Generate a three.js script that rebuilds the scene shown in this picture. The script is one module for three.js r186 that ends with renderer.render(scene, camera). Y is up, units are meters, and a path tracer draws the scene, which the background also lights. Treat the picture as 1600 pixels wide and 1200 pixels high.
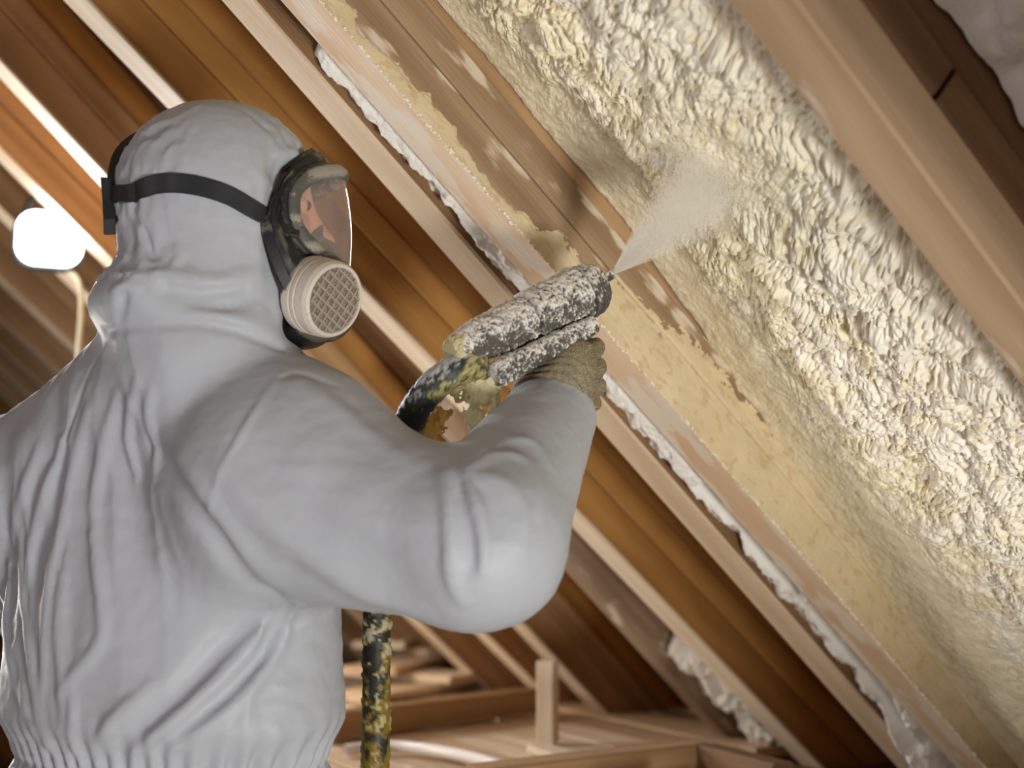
import * as THREE from 'three';
import { ImprovedNoise } from 'three/addons/math/ImprovedNoise.js';
import { mergeGeometries } from 'three/addons/utils/BufferGeometryUtils.js';
import { RoundedBoxGeometry } from 'three/addons/geometries/RoundedBoxGeometry.js';
import { RectAreaLightUniformsLib } from 'three/addons/lights/RectAreaLightUniformsLib.js';

// ------------------------------------------------------------------ camera, exposure, lights
const W = 1600, H = 1200, F = 2000, EYE = 1.25;
const scene = new THREE.Scene();
scene.background = new THREE.Color(0x000000);
const camera = new THREE.PerspectiveCamera((2 * Math.atan(H / 2 / F) * 180) / Math.PI, W / H, 0.05, 60);
const PITCH = Math.atan(250 / F);
camera.position.set(0, EYE, 0);
camera.rotation.x = PITCH;
camera.focus = 1.5;
camera.userData.fStop = 2.6;
camera.updateMatrixWorld(true);
const renderer = new THREE.WebGLRenderer({ antialias: true });
renderer.toneMapping = THREE.LinearToneMapping;
renderer.toneMappingExposure = 1.14;
renderer.shadowMap.enabled = true;
RectAreaLightUniformsLib.init();
const LAMP_FAR = 3.2;        // the work lamp in view (candela)
const FILL_SIDE = 14;      // unseen rectangular fill lamp added left of the frame (radiance)
const FILL_LOW = 68;        // unseen fill lamp added low on the right, aimed up at the roof
const FILL_MID = 26;        // small fill lamp added on the platform, hidden by the worker
const FILL_BACK = 3.1;       // unseen soft fill panel added behind the camera

// ------------------------------------------------------------------ helpers
const V = (x, y, z) => new THREE.Vector3(x, y, z);
const noise3 = new ImprovedNoise();
const nz = (x, y, z = 0) => noise3.noise(x + 31.7, y + 17.3, z + 5.1);
let seedState = 12345;
const rnd = () => { seedState = (seedState + 0x6d2b79f5) | 0; let t = Math.imul(seedState ^ (seedState >>> 15), 1 | seedState); t = (t + Math.imul(t ^ (t >>> 7), 61 | t)) ^ t; return ((t ^ (t >>> 14)) >>> 0) / 4294967296; };
const clamp = THREE.MathUtils.clamp, lerp = THREE.MathUtils.lerp, sstep = (a, b, x) => { const t = clamp((x - a) / (b - a), 0, 1); return t * t * (3 - 2 * t); };
const cp = Math.cos(PITCH), sp = Math.sin(PITCH);
const ray = (x, y) => { const a = (x - 800) / F, b = (600 - y) / F; return V(a, b * cp + sp, b * sp - cp); };
const at = (x, y, d) => ray(x, y).multiplyScalar(d).add(camera.position);
const names = {};
const numbered = (n) => { const k = names[n] ?? 0; names[n] = k + 1; return k ? n + '_' + String(k).padStart(3, '0') : n; };
function tag(o, label, category, group, kind) {
  if (label) o.userData.label = label;
  if (category) o.userData.category = category;
  if (group) o.userData.group = group;
  if (kind) o.userData.kind = kind;
  return o;
}
function mesh(name, geo, mat, parent) {
  const m = new THREE.Mesh(geo, mat);
  m.name = parent === scene ? numbered(name) : name;
  m.castShadow = m.receiveShadow = true;
  if (parent !== scene) { parent.userData.kids ??= {}; const k = parent.userData.kids[name] ?? 0; parent.userData.kids[name] = k + 1; if (k) m.name = name + '_' + String(k).padStart(3, '0'); }
  parent.add(m);
  return m;
}
function thing(name, label, category, pos, group) {
  const g = new THREE.Group(); g.name = numbered(name); scene.add(g);
  if (pos) g.position.copy(pos);
  return tag(g, label, category, group);
}
function attach(name, worldGeo, mat, parent) { parent.updateWorldMatrix(true, false); worldGeo.applyMatrix4(parent.matrixWorld.clone().invert()); return mesh(name, worldGeo, mat, parent); }
const structure = (name) => { const g = new THREE.Group(); g.name = numbered(name); scene.add(g); g.userData.kind = 'structure'; return g; };

// ------------------------------------------------------------------ textures
function dataTex(w, h, fn, srgb, n = 4) {
  const d = new Uint8Array(w * h * 4);
  for (let y = 0; y < h; y++) for (let x = 0; x < w; x++) { const c = fn(x / w, y / h), i = (y * w + x) * 4; d[i] = clamp(c[0], 0, 255); d[i + 1] = clamp(c[1], 0, 255); d[i + 2] = clamp(c[2], 0, 255); d[i + 3] = 255; }
  const t = new THREE.DataTexture(d, w, h);
  t.magFilter = THREE.LinearFilter; t.minFilter = THREE.LinearMipmapLinearFilter; t.generateMipmaps = true;
  t.wrapS = t.wrapT = THREE.MirroredRepeatWrapping;
  if (srgb) t.colorSpace = THREE.SRGBColorSpace;
  t.needsUpdate = true;
  return t;
}
const fbm = (x, y, z, o) => { let s = 0, a = 1; for (let i = 0; i < o; i++) { s += a * nz(x, y, z + i * 7); x *= 2.03; y *= 2.03; a *= 0.5; } return s; };
// u runs along the grain (1 tile = 1.2 m), v across (1 tile = 0.4 m)
function woodMaps(seed, base, dark, dust = 0) {
  const g = (u, v) => {
    const wob = fbm(u * 3, v * 2, seed, 3) * 0.05;
    const ring = Math.sin((v + wob) * 46 + 3 * fbm(u * 1.2, v * 4, seed + 3, 2));
    const fine = nz(u * 9, v * 150, seed + 9) * 0.6 + nz(u * 25, v * 320, seed + 11) * 0.5;
    const blot = fbm(u * 4, v * 3, seed + 20, 3);
    return { k: clamp(0.35 + 0.2 * ring + 0.3 * fine + 0.35 * blot, 0, 1), fine, blot };
  };
  const map = dataTex(1024, 512, (u, v) => {
    const { k, fine, blot } = g(u, v);
    let c = [0, 1, 2].map((i) => lerp(base[i], dark[i], k));
    if (dust) {
      const s = sstep(0.02, 0.35, fbm(u * 10, v * 9, seed + 40, 4) + 0.25 * fine + dust - 0.5);
      c = c.map((x, i) => lerp(x, [222, 213, 196][i], s * 0.75));
    }
    return c;
  }, true);
  const bump = dataTex(1024, 512, (u, v) => { const { k, fine } = g(u, v); const x = 150 - 60 * k + 50 * fine; return [x, x, x]; });
  for (const t of [map, bump]) t.repeat.set(1 / 1.2, 1 / 0.4);
  return { map, bump };
}
function wood(seed, base, dark, o = {}) {
  const m = woodMaps(seed, base, dark, o.dust);
  return new THREE.MeshStandardMaterial({ map: m.map, bumpMap: m.bump, bumpScale: o.bump ?? 0.0012, roughness: o.rough ?? 0.7 });
}
const M = {
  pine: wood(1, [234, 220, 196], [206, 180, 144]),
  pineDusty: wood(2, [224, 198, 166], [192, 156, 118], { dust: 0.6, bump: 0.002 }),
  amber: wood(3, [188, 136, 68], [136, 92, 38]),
  amber2: wood(4, [190, 154, 112], [142, 110, 74]),  // on far rafters the duller tone stands in for haze near the lamp
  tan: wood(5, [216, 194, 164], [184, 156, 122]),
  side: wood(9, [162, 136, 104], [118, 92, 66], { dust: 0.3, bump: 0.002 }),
  taupe: wood(10, [204, 176, 142], [168, 140, 108], { dust: 0.02 }),
  grey: wood(6, [168, 146, 120], [126, 104, 82], { dust: 0.12 }),
  brown: wood(7, [140, 106, 70], [92, 64, 40]),
  deck: wood(8, [182, 144, 94], [130, 98, 60]),
};

// ------------------------------------------------------------------ roof frame
// D runs down the slope, G along the ridge away from the camera, N out through the roof; O lies on the lower face of the main rafter.
const D = ray(5180, 5250).normalize();
const Ph = V(D.x, 0, D.z).normalize();
const G = V(Ph.z, 0, -Ph.x);
const N = V().crossVectors(D, G); if (N.y < 0) N.negate();
const O = at(966, 600, 1.75);
const rp = (d, g, n) => O.clone().addScaledVector(D, d).addScaledVector(G, g).addScaledVector(N, n);
const toPlane = (x, y, n = 0) => { const r = ray(x, y), t = O.clone().addScaledVector(N, n).sub(camera.position).dot(N) / r.dot(N), q = r.multiplyScalar(t).add(camera.position).sub(O); return { d: q.dot(D), g: q.dot(G), z: t }; };

// a timber with chamfered edges; x along, y height, z thickness; uv in metres
function beamGeo(L, Hh, T, b = 0.003, off = 0, segs = 1, sides = false) {
  const y = Hh / 2, z = T / 2, P = [[-y + b, -z], [y - b, -z], [y, -z + b], [y, z - b], [y - b, z], [-y + b, z], [-y, z - b], [-y, -z + b]];
  const pos = [], uv = [], idx = [];
  let run = 0;
  for (let i = 0; i < 8; i++) {
    const a = P[i], c = P[(i + 1) % 8], len = Math.hypot(a[0] - c[0], a[1] - c[1]);
    for (let s = 0; s < segs; s++) {
      const x0 = -L / 2 + (L * s) / segs, x1 = -L / 2 + (L * (s + 1)) / segs, k = pos.length / 3;
      pos.push(x0, a[0], a[1], x1, a[0], a[1], x1, c[0], c[1], x0, c[0], c[1]);
      uv.push(x0 + off, run + off, x1 + off, run + off, x1 + off, run + len + off, x0 + off, run + len + off);
      idx.push(k, k + 2, k + 1, k, k + 3, k + 2);
    }
    run += len;
  }
  for (const s of [-1, 1]) {
    const k = pos.length / 3;
    for (const q of P) { pos.push((s * L) / 2, q[0], q[1]); uv.push(q[0] + off, q[1] * 0.2 + off); }
    for (let i = 1; i < 7; i++) s > 0 ? idx.push(k, k + i + 1, k + i) : idx.push(k, k + i, k + i + 1);
  }
  const g = new THREE.BufferGeometry();
  g.setAttribute('position', new THREE.Float32BufferAttribute(pos, 3));
  g.setAttribute('uv', new THREE.Float32BufferAttribute(uv, 2));
  g.setIndex(idx);
  const o = g.toNonIndexed(); o.computeVertexNormals();
  if (sides) { const q = 6 * segs; o.clearGroups(); for (let i = 0; i < 8; i++) o.addGroup(i * q, q, i === 0 || i === 4 ? 1 : 0); o.addGroup(8 * q, 36, 0); }
  return o;
}
function orient(o, X, Y) { const x = X.clone().normalize(), y = Y.clone().addScaledVector(x, -Y.dot(x)).normalize(), z = V().crossVectors(x, y); o.quaternion.setFromRotationMatrix(new THREE.Matrix4().makeBasis(x, y, z)); return o; }

// ------------------------------------------------------------------ room shell
const FLOOR2 = 0.868;                                      // height of the boarded platform along the eaves
const RIDGE_D = -2.1, EAVE_D = 2.35, G0 = -3.5, G1 = 7.2;   // extent of the roof
const ceiling = structure('ceiling');
{
  const n0 = 0.168, w = 0.162;
  let g = G0, i = 0;
  while (g < G1) {
    const ww = w * (0.9 + 0.2 * rnd()), L = EAVE_D - RIDGE_D + 0.3;
    const p = mesh('plank', beamGeo(L, 0.02, ww - 0.006, 0.002, rnd() * 9), [M.deck, M.brown, M.amber][Math.floor(rnd() * 3)], ceiling);
    p.position.copy(rp((RIDGE_D + EAVE_D) / 2, g + ww / 2, n0 + 0.01 + 0.003 * rnd())); orient(p, D, N);
    g += ww; i++;
  }
  const back = mesh('roof_felt', new THREE.BoxGeometry(EAVE_D - RIDGE_D + 0.3, 0.03, G1 - G0), new THREE.MeshStandardMaterial({ color: 0x1c1712, roughness: 0.95 }), ceiling);
  back.position.copy(rp((RIDGE_D + EAVE_D) / 2, (G0 + G1) / 2, n0 + 0.042)); orient(back, D, N);
}
// the other slope, both gable walls and the floors close the attic
const ridge = rp(RIDGE_D, 0, 0.19);
const Dm = V(-D.x, D.y, -D.z), Nm = V(-N.x, N.y, -N.z);
{
  const c2 = structure('ceiling');
  const L = 4.4, s = mesh('roof_slab', new THREE.BoxGeometry(L, 0.05, G1 - G0), M.amber2, c2);
  s.position.copy(ridge).addScaledVector(Dm, L / 2 - 0.1).addScaledVector(G, (G0 + G1) / 2).addScaledVector(Nm, 0.03); orient(s, Dm, Nm);
  for (let g = G0 + 0.3; g < G1; g += 0.61) { const r = mesh('rafter', beamGeo(L, 0.2, 0.05, 0.003, g), M.pine, c2); r.position.copy(ridge).addScaledVector(Dm, L / 2).addScaledVector(G, g).addScaledVector(Nm, -0.12); orient(r, Dm, Nm); }
}
for (const [nm, g] of [['wall_near', G0], ['wall_far', G1]]) {
  const wl = structure(nm);
  const m = mesh('gable_board', new THREE.BoxGeometry(7.4, 3.6, 0.08), M.amber2, wl);
  m.position.copy(rp(RIDGE_D, g, 0)).setY(1.4); orient(m, Ph, V(0, 1, 0));
}
const floor = structure('floor');
{
  const m = mesh('subfloor', new THREE.BoxGeometry(7.4, 0.06, G1 - G0), M.grey, floor);
  m.position.copy(rp(RIDGE_D, (G0 + G1) / 2, 0)).setY(-0.03); orient(m, Ph, V(0, 1, 0));
}
// raised boarded platform along the eaves, boards running with the ridge
const platform = structure('floor_platform');
{
  const e = rp(EAVE_D, 0, 0), base = V(O.x, FLOOR2, O.z);
  const P0 = -0.35, P1 = 1.3;               // across, along Ph from O
  let p = P0, i = 0;
  while (p < P1) {
    const w = 0.085 + 0.06 * rnd();
    let g = (p > 0.45 ? 0.42 : 0.1) + 0.12 * rnd();
    const gEnd = 7;
    while (g < gEnd) {
      const L = 0.5 + 1.1 * rnd(), mat = [M.tan, M.pineDusty, M.side, M.taupe, M.pine][Math.floor(rnd() * 5)];
      const b = mesh('plank', beamGeo(L - 0.008, 0.02, w - 0.008, 0.002, rnd() * 9), mat, platform);
      b.position.copy(base).addScaledVector(Ph, p + w / 2).addScaledVector(G, g + L / 2); b.position.y -= 0.01 + 0.006 * rnd(); orient(b, G, V(0, 1, 0));
      g += L;
    }
    p += w;
  }
  // joists and a rim board that carry it
  const rim = mesh('rim_board', beamGeo(7, 0.2, 0.04, 0.003, 2), M.amber, platform);
  rim.position.copy(base).addScaledVector(Ph, P0 + 0.02).addScaledVector(G, 3.6); rim.position.y -= 0.13; orient(rim, G, V(0, 1, 0));
  const leg = mesh('support_wall', new THREE.BoxGeometry(6.8, FLOOR2 - 0.12, 0.1), M.brown, platform);
  leg.position.copy(base).addScaledVector(Ph, P0 + 0.1).addScaledVector(G, 3.6); leg.position.y = (FLOOR2 - 0.12) / 2; orient(leg, G, V(0, 1, 0));
  const under = mesh('joist', beamGeo(6.8, 0.08, P1 - P0 - 0.05, 0.003, 4), M.brown, platform);
  under.position.copy(base).addScaledVector(Ph, (P0 + P1) / 2 + 0.03).addScaledVector(G, 3.6); under.position.y -= 0.075; orient(under, G, V(0, 1, 0));
}

// ------------------------------------------------------------------ rafters
// each lower face is laid out from two points of its left edge and one of its right edge, all in the plane n = 0
function rafterLine(a, b, c) {
  const A = toPlane(...a), B = toPlane(...b), C = toPlane(...c);
  const dir = (B.g - A.g) / (B.d - A.d), g0 = A.g - dir * A.d;          // left edge g = g0 + dir d
  return { dir, g0, t: (g0 + dir * C.d - C.g), g: (d) => g0 + dir * d };
}
const FACE = 0.006;
function rafter(L, h, mat, label, d0, d1, o = {}) {
  const X = D.clone().addScaledVector(G, L.dir).normalize(), len = (d1 - d0) * Math.hypot(1, L.dir), dm = (d0 + d1) / 2;
  const t = thing('rafter', label, 'rafter', rp(dm, L.g(dm) - L.t / 2, 0), 'roof rafters');
  orient(t, X, N);
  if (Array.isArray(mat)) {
    const f = mesh('pale_lit_face', beamGeo(len, FACE - 0.0004, L.t, 0.0015, rnd() * 9), mat[0], t); f.position.y = (FACE - 0.0004) / 2;  // added strip: lit underside tone as colour, overspray dust on the main rafter
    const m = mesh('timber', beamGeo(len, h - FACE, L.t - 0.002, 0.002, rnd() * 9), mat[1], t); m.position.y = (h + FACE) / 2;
  } else { const m = mesh('timber', beamGeo(len, h, L.t, 0.003, rnd() * 9), mat, t); m.position.y = h / 2 + (o.n ?? 0); }
  t.userData.len = len;
  return t;
}
const LN = {
  R: rafterLine([1134, 0], [1592, 600], [1244, 0]),
  M: rafterLine([437, 0], [1494, 1200], [1020, 600]),
  L: rafterLine([345, 0], [1050, 800], [660, 305]),
  A: rafterLine([98, 0], [890, 820], [135, 0]),
  B: rafterLine([0, 122], [800, 977], [0, 96]),
  C: rafterLine([47, 300], [727, 975], [67, 300]),
  Dd: rafterLine([0, 342], [655, 985], [0, 325]),
};
const facePoint = (L, x, y) => {                                       // where a pixel meets the near (right) face of a rafter: d and n
  let lo = -0.1, hi = 0.6; const f = (n) => { const q = toPlane(x, y, n); return q.g - (L.g(q.d) - L.t); };
  const s = Math.sign(f(lo)); for (let i = 0; i < 40; i++) { const m = (lo + hi) / 2; Math.sign(f(m)) === s ? lo = m : hi = m; }
  return { n: lo, d: toPlane(x, y, lo).d };
};
// ---- lamps
// the caged work lamp hung on a far rafter, in view
{
  const c = at(78, 372, 2.62), t = thing('work_lamp', 'glowing white work lamp hanging from a far rafter at the left edge', 'work lamp', c);
  const X = V(0.42, -0.28, 1).normalize();                 // shines towards the worker and the camera
  orient(t, V().crossVectors(V(0, 1, 0), X), V(0, 1, 0));
  t.updateMatrixWorld(true);
  const shell = new THREE.MeshStandardMaterial({ color: 0x3a3f42, roughness: 0.5, metalness: 0.3 });
  const glow = new THREE.MeshStandardMaterial({ color: 0xffffff, emissive: 0xf4f8ff, emissiveIntensity: 9, roughness: 0.4 });
  const h = mesh('housing', roundPlate(0.136, 0.118, 0.042, 0.03), shell, t); h.position.z = -0.03;
  const gmesh = mesh('lamp_diffuser', roundPlate(0.124, 0.106, 0.036, 0.014), glow, t); gmesh.position.z = -0.004;
  const br = mesh('bracket', new THREE.TorusGeometry(0.05, 0.006, 8, 20, Math.PI), shell, t); br.position.set(0, 0.05, -0.03);
  const hk = mesh('hook', new THREE.TubeGeometry(new THREE.CatmullRomCurve3([V(0, 0.1, -0.03), V(0, 0.14, -0.03), V(0.01, 0.17, -0.035)]), 12, 0.004, 6), shell, t);
  const cdm = new THREE.MeshStandardMaterial({ color: 0xd9d2b8, roughness: 0.5 }); attach('cord', new THREE.TubeGeometry(new THREE.CatmullRomCurve3([at(100, 415, 2.66), at(122, 440, 2.66), at(127, 475, 2.66), at(122, 560, 2.66), at(118, 760, 2.66)]), 40, 0.006, 8), cdm, t);
  const lt = new THREE.SpotLight(0xeef3ff, LAMP_FAR, 0, 1.35, 0.4); lt.position.copy(c).addScaledVector(X, 0.03); lt.target.position.copy(c).addScaledVector(X, 2); scene.add(lt.target); lt.castShadow = true; lt.shadow.radius = 2.4; lt.name = 'work_lamp_light'; scene.add(lt);
}
function roundPlate(w, h, rad, th) { const s = new THREE.Shape(), x = w / 2, y = h / 2; s.moveTo(-x + rad, -y); s.lineTo(x - rad, -y); s.absarc(x - rad, -y + rad, rad, -Math.PI / 2, 0); s.lineTo(x, y - rad); s.absarc(x - rad, y - rad, rad, 0, Math.PI / 2); s.lineTo(-x + rad, y); s.absarc(-x + rad, y - rad, rad, Math.PI / 2, Math.PI); s.lineTo(-x, -y + rad); s.absarc(-x + rad, -y + rad, rad, Math.PI, 1.5 * Math.PI); const g = new THREE.ExtrudeGeometry(s, { depth: th - 0.006, bevelSize: 0.003, bevelThickness: 0.003, bevelSegments: 3, curveSegments: 10 }); return g.translate(0, 0, -th / 2); }
function addedFlood(label, pos, target, w, h, radiance, color, base = 0) {  // unseen fill lamp, added to brighten the attic
  const X = target.clone().sub(pos).normalize(), t = thing('added_floodlight', label, 'added_floodlight', pos);
  orient(t, V().crossVectors(V(0, 1, 0), X), V(0, 1, 0).addScaledVector(X, -X.y));
  const shell = new THREE.MeshStandardMaterial({ color: 0x4a4a48, roughness: 0.6 });
  const bk = mesh('housing', new RoundedBoxGeometry(w + 0.04, h + 0.04, 0.06, 3, 0.02), shell, t); bk.position.z = -0.04;
  const lens = mesh('lamp_diffuser', new THREE.BoxGeometry(w, h, 0.004), new THREE.MeshStandardMaterial({ color: 0xffffff, emissive: color, emissiveIntensity: Math.min(2, radiance), roughness: 0.5 }), t); lens.position.z = -0.008;
  for (let k = 0; k < 3; k++) {
    const a = (k * 2 * Math.PI) / 3, down = new THREE.Quaternion().copy(t.quaternion).invert();
    const top = V(0, 0, -0.07), foot = V(Math.cos(a) * 0.3 * Math.min(1, (pos.y - base) / 0.5), base - pos.y, Math.sin(a) * 0.3 * Math.min(1, (pos.y - base) / 0.5)).applyQuaternion(down);
    mesh('leg', new THREE.TubeGeometry(new THREE.LineCurve3(top, foot), 2, 0.011, 8), shell, t);
  }
  const lt = new THREE.RectAreaLight(color, radiance, w, h); lt.position.copy(pos).addScaledVector(X, 0.004); lt.lookAt(pos.clone().addScaledVector(X, -1)); lt.name = 'added_fill_light';
  lt.lookAt(target); scene.add(lt);
  return t;
}
addedFlood('unseen square fill lamp on a tripod added left of the worker', V(-1.4, 1.2, -2.35), at(600, 400, 2.2), 0.5, 0.4, FILL_SIDE, 0xfff8f0);
addedFlood('unseen fill lamp added low on the floor right of the worker', V(1.0, 0.32, 0.6), at(1250, 430, 1.4), 0.5, 0.42, FILL_LOW, 0xfffdf8);
addedFlood('hidden small fill lamp added on the platform behind the worker', at(350, 840, 3.1), at(900, 1100, 2.9), 0.2, 0.16, FILL_MID, 0xfff0e2, FLOOR2);
addedFlood('unseen wide fill lamp on a tripod added behind the viewer', V(-1.6, 1.45, 0.3), at(700, 560, 1.6), 0.8, 0.6, FILL_BACK, 0xf2f4ff);

// ---- rafters
const lowerEnd = (L) => { for (let d = 0; d < 2.4; d += 0.005) if (rp(d, L.g(d), 0).y < FLOOR2 - 0.05) return d; return 2.3; };
function fullRafter(L, mat, label, o = {}) {
  const d0 = RIDGE_D, d1 = o.d1 ?? EAVE_D, t = rafter(L, 0.0655, mat, label, d0, d1);
  const len = t.userData.len;
  const cut = o.joint;
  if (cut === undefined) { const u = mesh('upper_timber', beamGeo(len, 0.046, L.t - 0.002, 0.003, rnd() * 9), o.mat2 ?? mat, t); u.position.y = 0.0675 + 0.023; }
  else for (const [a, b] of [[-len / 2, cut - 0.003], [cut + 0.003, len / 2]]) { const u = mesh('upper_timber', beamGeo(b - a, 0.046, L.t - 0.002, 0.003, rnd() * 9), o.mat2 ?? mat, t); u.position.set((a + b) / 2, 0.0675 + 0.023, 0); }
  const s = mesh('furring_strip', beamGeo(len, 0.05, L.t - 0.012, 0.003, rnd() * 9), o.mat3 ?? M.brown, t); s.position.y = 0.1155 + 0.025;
  return t;
}
const JOINT_R = (facePoint(LN.R, 1452, 168).d - (RIDGE_D + EAVE_D) / 2);
fullRafter(LN.R, M.taupe, 'dusty grey-brown rafter nearest the viewer at the right, in shade', { mat2: M.brown, mat3: M.brown, joint: JOINT_R });  // brown upper timbers put part of the shade on this side into colour
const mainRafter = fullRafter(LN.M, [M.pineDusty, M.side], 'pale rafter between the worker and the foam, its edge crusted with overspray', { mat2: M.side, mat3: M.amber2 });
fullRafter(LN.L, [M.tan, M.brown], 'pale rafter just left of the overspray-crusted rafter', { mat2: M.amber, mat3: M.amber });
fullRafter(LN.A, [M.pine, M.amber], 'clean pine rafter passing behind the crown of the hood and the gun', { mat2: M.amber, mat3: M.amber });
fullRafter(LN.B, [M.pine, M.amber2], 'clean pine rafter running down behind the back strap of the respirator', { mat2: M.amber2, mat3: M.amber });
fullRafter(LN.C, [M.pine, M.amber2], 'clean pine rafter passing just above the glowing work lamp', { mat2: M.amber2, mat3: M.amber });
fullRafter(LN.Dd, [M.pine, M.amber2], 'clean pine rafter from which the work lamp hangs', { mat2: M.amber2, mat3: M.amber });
const far = [['first', 445, 12], ['second', 508, 10], ['third', 552, 9], ['fourth', 588, 8], ['fifth', 621, 8]];
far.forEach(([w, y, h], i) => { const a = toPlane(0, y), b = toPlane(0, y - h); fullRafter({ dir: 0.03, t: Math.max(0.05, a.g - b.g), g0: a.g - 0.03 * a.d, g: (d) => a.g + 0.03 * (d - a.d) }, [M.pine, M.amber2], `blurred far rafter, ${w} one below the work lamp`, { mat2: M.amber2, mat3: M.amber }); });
for (const [g, w] of [[4.1, 'nearest'], [4.7, 'middle'], [5.3, 'farthest']]) { const t = fullRafter({ dir: 0.02, t: 0.06, g0: g, g: (d) => g + 0.02 * d }, M.pine, `${w} of the three distant rafters beyond the worker`, { mat2: M.amber2, mat3: M.amber }); }
{ // plain rafter behind the viewer; the deep beam is added to cast shade
  fullRafter({ dir: 0, t: 0.062, g0: -1.95, g: () => -1.95 }, M.grey, 'plain rafter overhead behind the viewer', { mat2: M.brown });
  const t = thing('shade_beam', 'unseen deep beam added overhead beside the viewer to shade the nearest rafter', 'beam', rp(0.1, -1.19, -0.32)); orient(t, D, N);
  const m = mesh('timber', beamGeo(3.4, 0.48, 0.08, 0.004, 5), M.brown, t); m.position.y = 0.24;
}
{ // short jack rafter whose lower end shows between elbow and floor
  const q = rafterLine([860, 867], [1120, 1153], [880, 867]); const t = rafter({ ...q, t: 0.045 }, 0.09, M.grey, 'short greyish jack rafter ending at the platform below the elbow', 0.0, 1.1);
  const s = mesh('furring_strip', beamGeo(t.userData.len, 0.07, 0.04, 0.003, 3), M.grey, t); s.position.y = 0.127;
}

// ---- sprayed foam
const foamTex = dataTex(1024, 1024, (u, v) => {
  const a = fbm(u * 9, v * 9, 50, 4), b = nz(u * 60, v * 60, 51), c = sstep(0.2, 0.5, fbm(u * 26, v * 26, 53, 3));
  let k = clamp(0.5 + 0.5 * a + 0.25 * b, 0, 1), r = [0, 1, 2].map((i) => lerp([246, 243, 236][i], [252, 251, 247][i], k));
  return r.map((x, i) => lerp(x, [214, 200, 164][i], 0.35 * c));
}, true);
const foamBump = dataTex(1024, 1024, (u, v) => { const x = 128 + 60 * fbm(u * 40, v * 40, 60, 4) + 40 * nz(u * 200, v * 200, 61); return [x, x, x]; });
foamTex.repeat.set(2, 2); foamBump.repeat.set(4, 4);
const foamMat = new THREE.MeshStandardMaterial({ map: foamTex, bumpMap: foamBump, bumpScale: 0.0015, roughness: 0.62, vertexColors: true });
const whiteFoamMat = new THREE.MeshStandardMaterial({ color: 0xf1eee6, bumpMap: foamBump, bumpScale: 0.002, roughness: 0.7 });
const ridged = (x, y, z) => 1 - Math.abs(nz(x, y, z)) * 2;
const nContact = (d) => { const P = [[-2.2, 0.13], [-0.54, 0.128], [-0.15, 0.134], [0.28, 0.088], [0.73, 0.05], [1.3, 0.03]]; for (let i = 1; i < P.length; i++) if (d < P[i][0] || i === P.length - 1) return lerp(P[i - 1][1], P[i][1], clamp((d - P[i - 1][0]) / (P[i][0] - P[i - 1][0]), 0, 1)); };
function heightField(name, d0, d1, nd, ng, fn, mat, parent, colFn) {
  const pos = [], uv = [], col = [], idx = [];
  for (let i = 0; i <= nd; i++) for (let j = 0; j <= ng; j++) {
    const d = lerp(d0, d1, i / nd), [g, n] = fn(d, j / ng), p = rp(d, g, n);
    pos.push(p.x, p.y, p.z); uv.push(d, g); if (colFn) col.push(...colFn(d, g, j / ng));
    if (i < nd && j < ng) { const a = i * (ng + 1) + j, b = a + 1, c = a + ng + 1, e = c + 1; idx.push(a, b, c, b, e, c); }
  }
  const g = new THREE.BufferGeometry();
  g.setAttribute('position', new THREE.Float32BufferAttribute(pos, 3)); g.setAttribute('uv', new THREE.Float32BufferAttribute(uv, 2));
  if (colFn) g.setAttribute('color', new THREE.Float32BufferAttribute(col, 3));
  g.setIndex(idx); g.computeVertexNormals();
  return mesh(name, g, mat, parent);
}
const SPRAY_HIT = toPlane(1140, 258, 0.06);
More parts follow.
